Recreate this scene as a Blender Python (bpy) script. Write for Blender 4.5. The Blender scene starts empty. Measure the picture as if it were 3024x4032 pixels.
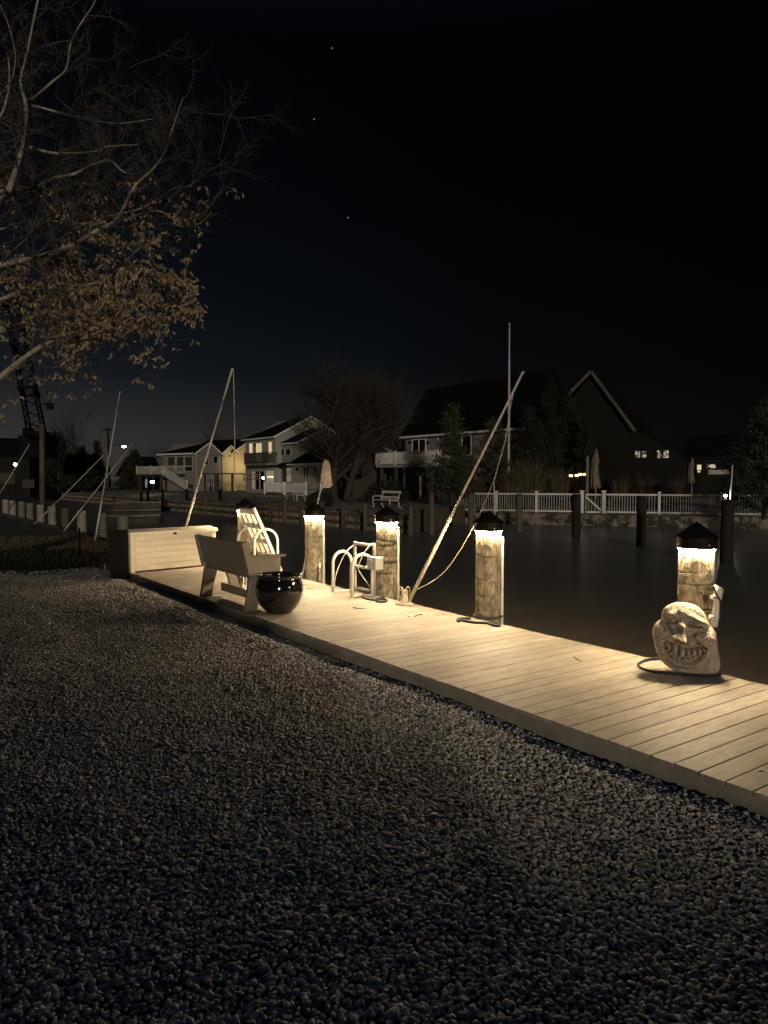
import bpy, math, random
import numpy as np
from mathutils import Vector, Matrix, noise
# ------------------------------------------------------------------ camera, world, light
sc = bpy.context.scene
R = math.radians
F = 2900.0; CX, CY = 1512.0, 2016.0
CAM = Vector((0, 0, 1.52)); YAW = R(54.7); PITCH = math.atan(133/2900)
cd = bpy.data.cameras.new('camera'); cam = bpy.data.objects.new('camera', cd); sc.collection.objects.link(cam)
cam.location = CAM; cam.rotation_euler = (R(90)-PITCH, 0, YAW)
cd.sensor_fit = 'VERTICAL'; cd.sensor_height = 36; cd.sensor_width = 27; cd.lens = F/4032*36
cd.clip_start = .05; cd.clip_end = 2000
sc.camera = cam
sc.view_settings.view_transform = 'Standard'; sc.view_settings.look = 'None'
sc.view_settings.exposure = 0; sc.view_settings.gamma = 1
SUN_EL, SUN_STR = 7, 1.0          # low warm floodlight-like moonlight from behind the camera
SUN_TO = YAW + R(8)                 # heading the light travels towards
sd = bpy.data.lights.new('moon', 'SUN'); sd.energy = SUN_STR; sd.angle = R(2); sd.color = (1, .87, .72)
so = bpy.data.objects.new('moon', sd); sc.collection.objects.link(so)
so.rotation_euler = (R(90-SUN_EL), 0, SUN_TO)
w = bpy.data.worlds.new('World'); sc.world = w; w.use_nodes = True
nt = w.node_tree; nt.nodes.clear()
def N(nt, t, **k):
    n = nt.nodes.new(t)
    for a, b in k.items():
        if isinstance(a, str) and hasattr(n, a): setattr(n, a, b)
    return n
out = N(nt, 'ShaderNodeOutputWorld'); bg = N(nt, 'ShaderNodeBackground')
tc = N(nt, 'ShaderNodeTexCoord'); sx = N(nt, 'ShaderNodeSeparateXYZ'); nt.links.new(tc.outputs['Generated'], sx.inputs[0])
cr = N(nt, 'ShaderNodeValToRGB'); nt.links.new(sx.outputs['Z'], cr.inputs[0])
e = cr.color_ramp.elements
e[0].position = 0; e[0].color = (.0245, .0245, .0240, 1)
e[1].position = .06; e[1].color = (.0165, .0180, .0190, 1)
for p, c in ((.13, (.0034, .0054, .0086)), (.22, (.0012, .0027, .0052)), (.33, (.0007, .0012, .0022)), (.5, (.0004, .0006, .0010)), (.8, (.010, .020, .038)), (1, (.015, .030, .058))):
    x = cr.color_ramp.elements.new(p); x.color = (*c, 1)
# brighter to the left of the frame (after-glow), black to the right
dt = N(nt, 'ShaderNodeVectorMath', operation='DOT_PRODUCT'); nt.links.new(tc.outputs['Generated'], dt.inputs[0])
a = YAW + R(37); dt.inputs[1].default_value = (-math.sin(a), math.cos(a), 0)
r2 = N(nt, 'ShaderNodeValToRGB'); nt.links.new(dt.outputs['Value'], r2.inputs[0])
q = r2.color_ramp.elements; q[0].position = .45; q[0].color = (.09, .085, .075, 1); q[1].position = 1; q[1].color = (1.45, 1.45, 1.45, 1)
for p, v in ((.7, .2), (.86, .75)):
    x = q.new(p); x.color = (v, v, v, 1)
# high sky keeps its value whatever the heading
mx = N(nt, 'ShaderNodeMix', data_type='RGBA'); mr = N(nt, 'ShaderNodeMapRange'); nt.links.new(sx.outputs['Z'], mr.inputs[0])
mr.inputs[1].default_value = .45; mr.inputs[2].default_value = .7
nt.links.new(mr.outputs[0], mx.inputs[0]); nt.links.new(r2.outputs[0], mx.inputs[6]); mx.inputs[7].default_value = (1, 1, 1, 1)
# thin clouds low down
mp = N(nt, 'ShaderNodeMapping'); mp.inputs['Scale'].default_value = (3, 3, 38); nt.links.new(tc.outputs['Generated'], mp.inputs[0])
nz = N(nt, 'ShaderNodeTexNoise'); nz.inputs['Scale'].default_value = 2.2; nz.inputs['Detail'].default_value = 5; nt.links.new(mp.outputs[0], nz.inputs[0])
cm = N(nt, 'ShaderNodeMapRange'); nt.links.new(nz.outputs[0], cm.inputs[0]); cm.inputs[1].default_value = .52; cm.inputs[2].default_value = .75; cm.inputs[3].default_value = 1; cm.inputs[4].default_value = 1.9
m1 = N(nt, 'ShaderNodeMix', data_type='RGBA', blend_type='MULTIPLY'); m1.inputs[0].default_value = 1
nt.links.new(cr.outputs[0], m1.inputs[6]); nt.links.new(mx.outputs[2], m1.inputs[7])
cz = N(nt, 'ShaderNodeMapRange'); nt.links.new(sx.outputs['Z'], cz.inputs[0]); cz.inputs[1].default_value = .07; cz.inputs[2].default_value = .02
m2 = N(nt, 'ShaderNodeMix', data_type='RGBA', blend_type='MULTIPLY'); nt.links.new(cz.outputs[0], m2.inputs[0])
nt.links.new(m1.outputs[2], m2.inputs[6]); nt.links.new(cm.outputs[0], m2.inputs[7])
# night sky proper: a Nishita sky with the sun well under the horizon
sk = N(nt, 'ShaderNodeTexSky', sky_type='NISHITA', sun_disc=False)
sk.sun_elevation = R(-4); sk.sun_rotation = -(YAW+R(40))
sks = N(nt, 'ShaderNodeMix', data_type='RGBA', blend_type='MULTIPLY'); sks.inputs[0].default_value = 1; nt.links.new(sk.outputs[0], sks.inputs[6]); sks.inputs[7].default_value = (.02, .02, .02, 1)
ad = N(nt, 'ShaderNodeMix', data_type='RGBA', blend_type='ADD'); ad.inputs[0].default_value = 1
nt.links.new(m2.outputs[2], ad.inputs[6]); nt.links.new(sks.outputs[2], ad.inputs[7])
nt.links.new(ad.outputs[2], bg.inputs[0]); bg.inputs[1].default_value = 1.0
nt.links.new(bg.outputs[0], out.inputs[0])
# ------------------------------------------------------------------ reading positions off the photograph (3024 x 4032)
MC = cam.rotation_euler.to_matrix()
FW = Vector((-math.sin(YAW), math.cos(YAW), 0)); RT = Vector((math.cos(YAW), math.sin(YAW), 0))
def ray(px, py): return MC @ Vector(((px-CX)/F, -(py-CY)/F, -1))
def P(px, py, z=0.0):
    d = ray(px, py); return CAM + d*((z-CAM.z)/d.z)
def PD(px, py, Z):
    d = ray(px, py); return CAM + d*(Z/d.dot(FW))
def PN(px, py, p0, n):
    d = ray(px, py); return CAM + d*((p0-CAM).dot(n)/d.dot(n))
def PY(px, py, y): return PN(px, py, Vector((0, y, 0)), Vector((0, 1, 0)))
def PX(px, py, x): return PN(px, py, Vector((x, 0, 0)), Vector((1, 0, 0)))
def depth(p): return (p-CAM).dot(FW)
# ------------------------------------------------------------------ materials
def mat(name, col, rough=.7, var=.25, scale=8, bump=.0, bscale=60, metal=0, stretch=(1, 1, 1), col2=None, bdist=.01, emit=None, estr=0, spec=.4, coat=0, rnd=0, hard=0):
    m = bpy.data.materials.new(name); m.use_nodes = True; t = m.node_tree; b = t.nodes['Principled BSDF']
    b.inputs['Roughness'].default_value = rough; b.inputs['Metallic'].default_value = metal
    b.inputs['Specular IOR Level'].default_value = spec; b.inputs['Coat Weight'].default_value = coat
    c = N(t, 'ShaderNodeTexCoord'); mp = N(t, 'ShaderNodeMapping'); mp.inputs['Scale'].default_value = stretch
    t.links.new(c.outputs['Object'], mp.inputs[0])
    n = N(t, 'ShaderNodeTexNoise'); n.inputs['Scale'].default_value = scale; n.inputs['Detail'].default_value = 6; n.inputs['Roughness'].default_value = .65
    t.links.new(mp.outputs[0], n.inputs[0])
    r = N(t, 'ShaderNodeValToRGB'); t.links.new(n.outputs[0], r.inputs[0])
    c2 = col2 or tuple(x*(1-var) for x in col); c1 = tuple(min(1, x*(1+var*.5)) for x in col)
    r.color_ramp.elements[0].position = .3+hard; r.color_ramp.elements[0].color = (*c2, 1)
    r.color_ramp.elements[1].position = .7-hard; r.color_ramp.elements[1].color = (*c1, 1)
    src = r.outputs[0]
    if rnd:
        oi = N(t, 'ShaderNodeObjectInfo'); mr = N(t, 'ShaderNodeMapRange'); t.links.new(oi.outputs['Random'], mr.inputs[0])
        mr.inputs[3].default_value = 1-rnd; mr.inputs[4].default_value = 1+rnd
        mm = N(t, 'ShaderNodeMix', data_type='RGBA', blend_type='MULTIPLY'); mm.inputs[0].default_value = 1
        t.links.new(src, mm.inputs[6]); t.links.new(mr.outputs[0], mm.inputs[7]); src = mm.outputs[2]
    t.links.new(src, b.inputs['Base Color'])
    if bump:
        n2 = N(t, 'ShaderNodeTexNoise'); n2.inputs['Scale'].default_value = bscale; n2.inputs['Detail'].default_value = 6; t.links.new(mp.outputs[0], n2.inputs[0])
        bp = N(t, 'ShaderNodeBump'); bp.inputs['Strength'].default_value = bump; bp.inputs['Distance'].default_value = bdist
        t.links.new(n2.outputs[0], bp.inputs['Height']); t.links.new(bp.outputs[0], b.inputs['Normal'])
    if emit:
        b.inputs['Emission Color'].default_value = (*emit, 1); b.inputs['Emission Strength'].default_value = estr
    return m
def siding(name, col, pitch=.12):
    m = mat(name, col, .6, .12, 3); t = m.node_tree; b = t.nodes['Principled BSDF']
    g = N(t, 'ShaderNodeNewGeometry'); s = N(t, 'ShaderNodeSeparateXYZ'); t.links.new(g.outputs['Position'], s.inputs[0])
    d = N(t, 'ShaderNodeMath', operation='DIVIDE'); t.links.new(s.outputs[2], d.inputs[0]); d.inputs[1].default_value = pitch
    f = N(t, 'ShaderNodeMath', operation='FRACT'); t.links.new(d.outputs[0], f.inputs[0])
    bp = N(t, 'ShaderNodeBump'); bp.inputs['Distance'].default_value = .03; bp.inputs['Strength'].default_value = 1
    t.links.new(f.outputs[0], bp.inputs['Height']); t.links.new(bp.outputs[0], b.inputs['Normal'])
    return m
WARM = (1, .74, .40)
M = {}
M['deck'] = mat('composite decking', (.39, .35, .29), .62, .30, 4, .18, 40, stretch=(9, 1.2, 1), bdist=.003)
def deck_variation(m):
    t = m.node_tree; b = t.nodes['Principled BSDF']; src = b.inputs['Base Color'].links[0].from_socket
    g = N(t, 'ShaderNodeNewGeometry'); s = N(t, 'ShaderNodeSeparateXYZ'); t.links.new(g.outputs['Position'], s.inputs[0])
    a = N(t, 'ShaderNodeMath', operation='SUBTRACT'); a.inputs[0].default_value = 3.603; t.links.new(s.outputs[0], a.inputs[1])
    d = N(t, 'ShaderNodeMath', operation='DIVIDE'); t.links.new(a.outputs[0], d.inputs[0]); d.inputs[1].default_value = .143
    f = N(t, 'ShaderNodeMath', operation='FLOOR'); t.links.new(d.outputs[0], f.inputs[0])
    w_ = N(t, 'ShaderNodeTexWhiteNoise', noise_dimensions='1D'); t.links.new(f.outputs[0], w_.inputs['W'])
    mr = N(t, 'ShaderNodeMapRange'); t.links.new(w_.outputs['Value'], mr.inputs[0]); mr.inputs[3].default_value = .86; mr.inputs[4].default_value = 1.08
    n = N(t, 'ShaderNodeTexNoise'); n.inputs['Scale'].default_value = 22; n.inputs['Detail'].default_value = 5; t.links.new(g.outputs['Position'], n.inputs[0])
    m2 = N(t, 'ShaderNodeMapRange'); t.links.new(n.outputs[0], m2.inputs[0]); m2.inputs[1].default_value = .60; m2.inputs[2].default_value = .68; m2.inputs[3].default_value = 1; m2.inputs[4].default_value = .72
    n3 = N(t, 'ShaderNodeTexNoise'); n3.inputs['Scale'].default_value = 1.7; n3.inputs['Detail'].default_value = 5; t.links.new(g.outputs['Position'], n3.inputs[0])
    m3 = N(t, 'ShaderNodeMapRange'); t.links.new(n3.outputs[0], m3.inputs[0]); m3.inputs[1].default_value = .35; m3.inputs[2].default_value = .65; m3.inputs[3].default_value = .84; m3.inputs[4].default_value = 1.08
    for q in (mr, m2, m3):
        x = N(t, 'ShaderNodeMix', data_type='RGBA', blend_type='MULTIPLY'); x.inputs[0].default_value = 1
        t.links.new(src, x.inputs[6]); t.links.new(q.outputs[0], x.inputs[7]); src = x.outputs[2]
    t.links.new(src, b.inputs['Base Color'])
deck_variation(M['deck'])
M['fascia'] = mat('deck fascia', (.33, .30, .24), .75, .25, 6, .2, 40)
M['gravel'] = mat('pebbles', (.40, .385, .355), .75, .35, 18, .15, 90, rnd=.5)
M['soil'] = mat('gravel bed', (.10, .095, .085), .95, .5, 25, .6, 60)
M['mulch'] = mat('dark mulch', (.03, .024, .018), .95, .6, 12, .8, 40)
M['sand'] = mat('sandy grass verge', (.10, .085, .055), .95, .5, 3, .7, 20)
M['farland'] = mat('winter lawn', (.33, .28, .20), .95, .6, .5, 1, 1.6, bdist=.35)
M['vinyl'] = mat('cream vinyl', (.66, .60, .49), .5, .08, 3)
M['benchp'] = mat('beige bench plastic', (.25, .21, .16), .5, .12, 4, .12, 160, bdist=.002)
M['boxp'] = mat('resin box plastic', (.78, .70, .54), .5, .14, 5, .12, 90, stretch=(1, 1, 4), bdist=.002)
M['alu'] = mat('painted aluminium', (.68, .64, .56), .38, .08, 5)
M['pot'] = mat('black glazed ceramic', (.008, .008, .009), .08, .4, 6, .05, 8, spec=.6, coat=.6)
M['cap'] = mat('bronze coloured cap', (.009, .007, .0055), .6, .3, 10, spec=.15)
M['rope'] = mat('black rubber rope', (.022, .026, .030), .6, .3, 60, .4, 200)
M['cord'] = mat('beige rope', (.50, .43, .32), .8, .2, 90, .5, 300)
M['white'] = mat('white pvc', (.72, .69, .62), .45, .08, 4)
M['dirtwhite'] = mat('weathered white vinyl', (.78, .76, .71), .55, .25, 1.5)
M['fibre'] = mat('grey fibreglass', (.60, .54, .45), .45, .15, 6)
M['stubwood'] = mat('grey weathered pile', (.27, .25, .20), .9, .5, 6, .6, 20, stretch=(3, 3, .5), rnd=.3)
M['farwood'] = mat('dark wet timber', (.10, .085, .062), .85, .5, 2, .5, 10, rnd=.2)
M['planks'] = mat('timber sheeting', (.30, .25, .18), .85, .75, 1.6, .6, 14, stretch=(2, 2, .5))
M['block'] = mat('concrete block', (.17, .15, .12), .9, .75, 1.7, .5, 12, hard=.14)
M['bark'] = mat('grey oak bark', (.36, .32, .26), .9, .4, 14, .6, 40)
M['twig'] = mat('thin oak twigs', (.085, .075, .06), .9, .3, 14)
M['darkbark'] = mat('dark bark', (.055, .045, .036), .95, .3, 3)
M['leaf'] = mat('dry oak leaves', (.36, .275, .17), .7, .72, 11, rnd=0)
M['conifer'] = mat('conifer needles', (.052, .058, .030), .8, .5, 2)
M['darkgreen'] = mat('dark evergreen', (.020, .023, .012), .9, .5, 1)
M['reed'] = mat('dry ornamental grass', (.085, .07, .042), .9, .5, 2)
M['glass'] = mat('dark window glass', (.012, .012, .013), .12, .2, 1, spec=.5)
M['roof'] = mat('dark shingles', (.008, .0075, .0075), .95, .4, 2, .4, 8, spec=.1)
M['steel'] = mat('black steel', (.008, .008, .008), .8, .2, 3, spec=.1)
M['black'] = mat('black plastic', (.02, .02, .02), .5, .2, 10)
M['net'] = mat('pale netting', (.55, .46, .33), .9, .4, 14, .6, 40, bdist=.02)
M['canvas'] = mat('faded umbrella canvas', (.20, .17, .13), .9, .4, 4, .5, 12)
M['sideG'] = siding('grey siding', (.27, .255, .225)); M['sideW'] = siding('pale siding', (.42, .395, .35))
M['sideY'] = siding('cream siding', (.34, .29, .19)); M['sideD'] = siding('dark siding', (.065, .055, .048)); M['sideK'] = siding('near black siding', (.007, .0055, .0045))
M['trim'] = mat('white trim', (.42, .40, .36), .6, .1, 2)
def lampmat(name, c, s): return mat(name, (.8, .8, .8), .5, 0, 1, emit=c, estr=s)
M['ring'] = lampmat('led strip', (1, .75, .44), 1600)
M['winW'] = lampmat('warm lit window', (1, .75, .36), .55)
M['winD'] = lampmat('dim lit window', (1, .8, .45), .10)
M['bulb'] = lampmat('bulb', (1, .72, .34), 2.2); M['bulbW'] = lampmat('white bulb', (1, .93, .82), 30)
M['star'] = lampmat('star light', (.8, .9, 1), .09)
# piling wood: pale worn skin flaking over grey fibre, horizontal scars
def piling_mat():
    m = mat('weathered pine piling', (.40, .34, .23), .85, .35, 4, rnd=0); t = m.node_tree; b = t.nodes['Principled BSDF']
    c = N(t, 'ShaderNodeTexCoord'); oi = N(t, 'ShaderNodeObjectInfo')
    ofs = N(t, 'ShaderNodeVectorMath', operation='ADD'); sc_ = N(t, 'ShaderNodeVectorMath', operation='SCALE'); sc_.inputs['Scale'].default_value = 3.1
    t.links.new(oi.outputs['Location'], sc_.inputs[0]); t.links.new(c.outputs['Object'], ofs.inputs[0]); t.links.new(sc_.outputs[0], ofs.inputs[1])
    def nz(scale, st, det=7, dist=0):
        mp = N(t, 'ShaderNodeMapping'); mp.inputs['Scale'].default_value = st; t.links.new(ofs.outputs[0], mp.inputs[0])
        n = N(t, 'ShaderNodeTexNoise'); n.inputs['Scale'].default_value = scale; n.inputs['Detail'].default_value = det; n.inputs['Distortion'].default_value = dist
        t.links.new(mp.outputs[0], n.inputs[0]); return n.outputs[0]
    fib = nz(16, (4, 4, .9), 8, .2); pat = nz(10, (1.6, 1.6, 1), 8, .3); sca = nz(3.2, (.35, .35, 4.5), 5, .4)
    def ramp(s, p0, c0, p1, c1):
        r = N(t, 'ShaderNodeValToRGB'); t.links.new(s, r.inputs[0]); e = r.color_ramp.elements
        e[0].position = p0; e[0].color = (*c0, 1); e[1].position = p1; e[1].color = (*c1, 1); return r.outputs[0]
    base = ramp(fib, .36, (.22, .19, .14), .64, (.46, .415, .33))
    skin = ramp(pat, .44, (.62, .58, .50), .56, (1.1, 1.05, .92))
    scar = ramp(sca, .36, (.30, .27, .23), .42, (1, 1, 1))
    def mul(a, b_):
        x = N(t, 'ShaderNodeMix', data_type='RGBA', blend_type='MULTIPLY'); x.inputs[0].default_value = 1
        t.links.new(a, x.inputs[6]); t.links.new(b_, x.inputs[7]); return x.outputs[2]
    t.links.new(mul(mul(base, skin), scar), b.inputs['Base Color'])
    s1 = N(t, 'ShaderNodeMath', operation='ADD'); t.links.new(fib, s1.inputs[0]); t.links.new(skin, s1.inputs[1])
    s2 = N(t, 'ShaderNodeMath', operation='ADD'); t.links.new(s1.outputs[0], s2.inputs[0]); t.links.new(scar, s2.inputs[1])
    bp = N(t, 'ShaderNodeBump'); bp.inputs['Distance'].default_value = .008; bp.inputs['Strength'].default_value = .8
    t.links.new(s2.outputs[0], bp.inputs['Height']); t.links.new(bp.outputs[0], b.inputs['Normal'])
    return m
M['pile'] = piling_mat()
m = mat('canal water', (.22, .195, .15), .3, .2, .3, spec=.5); t = m.node_tree; b = t.nodes['Principled BSDF']
wv = N(t, 'ShaderNodeTexNoise'); wv.inputs['Scale'].default_value = 3.5; wv.inputs['Detail'].default_value = 3
wc = N(t, 'ShaderNodeTexCoord'); t.links.new(wc.outputs['Object'], wv.inputs[0])
bp = N(t, 'ShaderNodeBump'); bp.inputs['Distance'].default_value = .02; bp.inputs['Strength'].default_value = .6
t.links.new(wv.outputs[0], bp.inputs['Height']); t.links.new(bp.outputs[0], b.inputs['Normal']); M['water'] = m
# sculpture stone
m = mat('pitted cast stone', (.43, .37, .29), .9, .3, 30, bump=.7, bscale=110, bdist=.008, col2=(.25, .205, .155)); M['stone'] = m
# ------------------------------------------------------------------ mesh helpers
ORG = {}
class MB:
    def __init__(s): s.v = []; s.f = []; s.s = []
    def add(s, v, f, sm=False):
        o = len(s.v); s.v += [tuple(x) for x in v]; s.f += [tuple(i+o for i in q) for q in f]; s.s += [sm]*len(f); return s
    def hexa(s, p):   # p: 4 bottom, 4 top (same winding)
        return s.add(p, [(3, 2, 1, 0), (4, 5, 6, 7), (0, 1, 5, 4), (1, 2, 6, 5), (2, 3, 7, 6), (3, 0, 4, 7)])
    def box(s, a, b):
        x0, y0, z0 = (min(a[i], b[i]) for i in range(3)); x1, y1, z1 = (max(a[i], b[i]) for i in range(3))
        return s.hexa([(x0, y0, z0), (x1, y0, z0), (x1, y1, z0), (x0, y1, z0), (x0, y0, z1), (x1, y0, z1), (x1, y1, z1), (x0, y1, z1)])
    def beam(s, a, b, w, h, up=(0, 0, 1)):   # rectangular bar from a to b
        a = Vector(a); b = Vector(b); d = (b-a).normalized(); up = Vector(up)
        x = d.cross(up)
        if x.length < 1e-4: x = d.cross(Vector((0, 1, 0)))
        x.normalize(); y = x.cross(d).normalized()
        c = [(-w/2, -h/2), (w/2, -h/2), (w/2, h/2), (-w/2, h/2)]
        return s.hexa([a+x*i+y*j for i, j in c]+[b+x*i+y*j for i, j in c])
    def tube(s, pts, r, n=8, sm=True, cap=True):
        pts = [Vector(p) for p in pts]; k = len(pts); rs = r if isinstance(r, (list, tuple)) else [r]*k
        V = []; x = None
        for i, p in enumerate(pts):
            d = (pts[min(i+1, k-1)]-pts[max(i-1, 0)])
            if d.length < 1e-9: d = Vector((0, 0, 1))
            d.normalize()
            if x is None: x = d.orthogonal().normalized()
            else:
                x = x-d*x.dot(d)
                x = x.normalized() if x.length > 1e-6 else d.orthogonal().normalized()
            y = d.cross(x)
            for j in range(n):
                a = 2*math.pi*j/n; V.append(p+(x*math.cos(a)+y*math.sin(a))*rs[i])
        Fs = [(i*n+j, i*n+(j+1) % n, (i+1)*n+(j+1) % n, (i+1)*n+j) for i in range(k-1) for j in range(n)]
        s.add(V, Fs, sm)
        if cap and n > 2:
            o = len(s.v)-len(V); s.f += [tuple(o+j for j in range(n))[::-1], tuple(o+(k-1)*n+j for j in range(n))]; s.s += [False, False]
        return s
    def lathe(s, prof, c=(0, 0, 0), n=32, sm=True):
        V = [(c[0]+r*math.cos(2*math.pi*j/n), c[1]+r*math.sin(2*math.pi*j/n), c[2]+z) for r, z in prof for j in range(n)]
        return s.add(V, [(i*n+j, i*n+(j+1) % n, (i+1)*n+(j+1) % n, (i+1)*n+j) for i in range(len(prof)-1) for j in range(n)], sm)
    def prism(s, poly, d):   # poly: list of 3d points, extruded along d
        k = len(poly); d = Vector(d); p = [Vector(q) for q in poly]
        return s.add(p+[q+d for q in p], [tuple(range(k))[::-1], tuple(range(k, 2*k))]+[(i, (i+1) % k, k+(i+1) % k, k+i) for i in range(k)])
    def build(s, name, m, parent=None, origin=None, bevel=0, smooth=None, **kw):
        me = bpy.data.meshes.new(name)
        if parent is not None: org = ORG[parent.name]
        elif origin is not None: org = Vector(origin)
        else:
            a = np.array(s.v); org = Vector((*((a.max(0)+a.min(0))[:2]/2), a[:, 2].min()))
        vs = [(x-org.x, y-org.y, z-org.z) for x, y, z in s.v]
        me.from_pydata(vs, [], s.f); me.polygons.foreach_set('use_smooth', s.s if smooth is None else [smooth]*len(s.s)); me.update()
        me.materials.append(M[m] if isinstance(m, str) else m)
        o = bpy.data.objects.new(name, me); sc.collection.objects.link(o); ORG[o.name] = org.copy()
        if parent is not None: o.parent = parent
        else: o.location = org
        if bevel:
            bv = o.modifiers.new('bevel', 'BEVEL'); bv.width = bevel; bv.segments = 2; bv.limit_method = 'ANGLE'
        if kw: tag(o, **kw)
        return o
def tag(o, label=None, cat=None, group=None, kind=None):
    for k, v in (('label', label), ('category', cat), ('group', group), ('kind', kind)):
        if v: o[k] = v
    return o
def thing(name, loc, label, cat, group=None):
    o = bpy.data.objects.new(name, None); sc.collection.objects.link(o); o.location = loc; o.empty_display_size = .2
    ORG[o.name] = Vector(loc); return tag(o, label, cat, group)
def copy_tree(o, parent=None):
    c = o.copy(); sc.collection.objects.link(c)
    if parent is not None: c.parent = parent
    for ch in o.children: copy_tree(ch, c)
    return c
def dup(o, loc, label=None, rotz=None):
    c = copy_tree(o); c.location = loc
    if rotz is not None: c.rotation_euler.z = rotz
    if label: c['label'] = label
    return c
def smoothpts(pts, n=6):
    pts = [Vector(p) for p in pts]; o = []
    for i in range(len(pts)-1):
        p0 = pts[max(i-1, 0)]; p1 = pts[i]; p2 = pts[i+1]; p3 = pts[min(i+2, len(pts)-1)]
        for k in range(n):
            t = k/n; o.append(.5*((2*p1)+(p2-p0)*t+(2*p0-5*p1+4*p2-p3)*t*t+(3*p1-p0-3*p2+p3)*t**3))
    o.append(pts[-1]); return o
# ------------------------------------------------------------------ ground, water, gravel
YF, YB = 3.495, 5.40            # dock front and back edge
WZ = -1.15                      # water level
XL = -12.05                     # dock's left end
# our land: gravel bed in front, verge to the left
g = MB(); g.add([(-14.2, -30, -.16), (30, -30, -.16), (30, 5.3, -.16), (-14.2, 5.3, -.16)], [(0, 1, 2, 3)])
g.build('ground', 'soil', origin=(0, 0, 0), kind='structure')
rnd = random.Random(5)
def vert_h(x, y):
    return -.17 + .10*noise.noise(Vector((x*.35, y*.35, 1.7))) - .05*min(1, max(0, (-x-20)/10)) + .03*noise.noise(Vector((x*1.6, y*1.6, 4)))
def gridmesh(x0, x1, y0, y1, nx, ny, h):
    V = []; Fs = []
    for j in range(ny+1):
        for i in range(nx+1):
            x = x0+(x1-x0)*i/nx; y = y0+(y1-y0)*j/ny; V.append((x, y, h(x, y)))
    for j in range(ny):
        for i in range(nx): a = j*(nx+1)+i; Fs.append((a, a+1, a+nx+2, a+nx+1))
    return V, Fs
g = MB(); g.add(*gridmesh(-60, -14.0, -20, 5.35, 150, 80, vert_h), True)
g.build('verge', 'sand', origin=(0, 0, 0), kind='structure')
g = MB(); g.add([(-400, -60, -.55), (-60, -60, -.55), (-60, 5.35, -.3), (-400, 5.35, -.3)], [(0, 1, 2, 3)])
g.build('far_bank_ground', 'sand', origin=(0, 0, 0), kind='structure')
g = MB(); g.add([(-500, 5.2, WZ), (300, 5.2, WZ), (300, 500, WZ), (-500, 500, WZ)], [(0, 1, 2, 3)])
g.build('water', 'water', origin=(0, 0, 0), kind='structure')
# pebbles: individual stones instanced on scattered points
pts = []
rg = np.random.RandomState(3)
def gh(x, y):
    d = YF-y
    return -.130 + .030*math.exp(-((d-.28)/.18)**2) + .022*noise.noise(Vector((x*.8, y*.8, 0))) + .012*noise.noise(Vector((x*3, y*3, 9))) + .012*min(d, 3)
X0, X1, Y0, Y1 = -15.2, 3.0, -9, YF-.015
sp = .0182
nx = int((X1-X0)/sp); ny = int((Y1-Y0)/sp)
ii, jj = np.meshgrid(np.arange(nx), np.arange(ny)); xs = X0+(ii+rg.rand(*ii.shape))*sp; ys = Y0+(jj+rg.rand(*ii.shape))*sp
xs = xs.ravel(); ys = ys.ravel()
dep = xs*FW.x+ys*FW.y; lat = xs*RT.x+ys*RT.y
vis = (dep > 1.75) & (np.abs(lat) < dep*.55+.35) & (dep < 15) & ((xs > -13.35) | (rg.rand(len(xs)) < .25*np.clip((xs+15.2)/1.8, 0, 1)))
# thin out with distance: stones farther than 7 m are a little sparser and larger
keep = rg.rand(len(xs)) < np.clip(1.15-dep*.04, .55, 1)
xs = xs[vis & keep]; ys = ys[vis & keep]; dep = dep[vis & keep]
zs = np.array([gh(x, y) for x, y in zip(xs, ys)]) + rg.rand(len(xs))*.014
me = bpy.data.meshes.new('gravel'); me.from_pydata(np.stack([xs, ys, zs], 1).tolist(), [], [])
at = me.attributes.new('size', 'FLOAT', 'POINT')
u = rg.rand(len(xs)); size = (.0066+.0074*u**2.4)*(1+.035*np.clip(dep-5, 0, 8)); size[rg.rand(len(xs)) < .02] *= 1.5
at.data.foreach_set('value', size.astype(np.float32))
me.materials.append(M['gravel'])
go = bpy.data.objects.new('gravel', me); sc.collection.objects.link(go)
tag(go, 'loose rounded grey and tan pebbles covering the yard beside the dock', 'gravel', kind='stuff')
gn = bpy.data.node_groups.new('pebble_scatter', 'GeometryNodeTree')
gn.interface.new_socket('Geometry', in_out='INPUT', socket_type='NodeSocketGeometry'); gn.interface.new_socket('Geometry', in_out='OUTPUT', socket_type='NodeSocketGeometry')
gi = gn.nodes.new('NodeGroupInput'); gout = gn.nodes.new('NodeGroupOutput')
jn = gn.nodes.new('GeometryNodeJoinGeometry')
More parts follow.
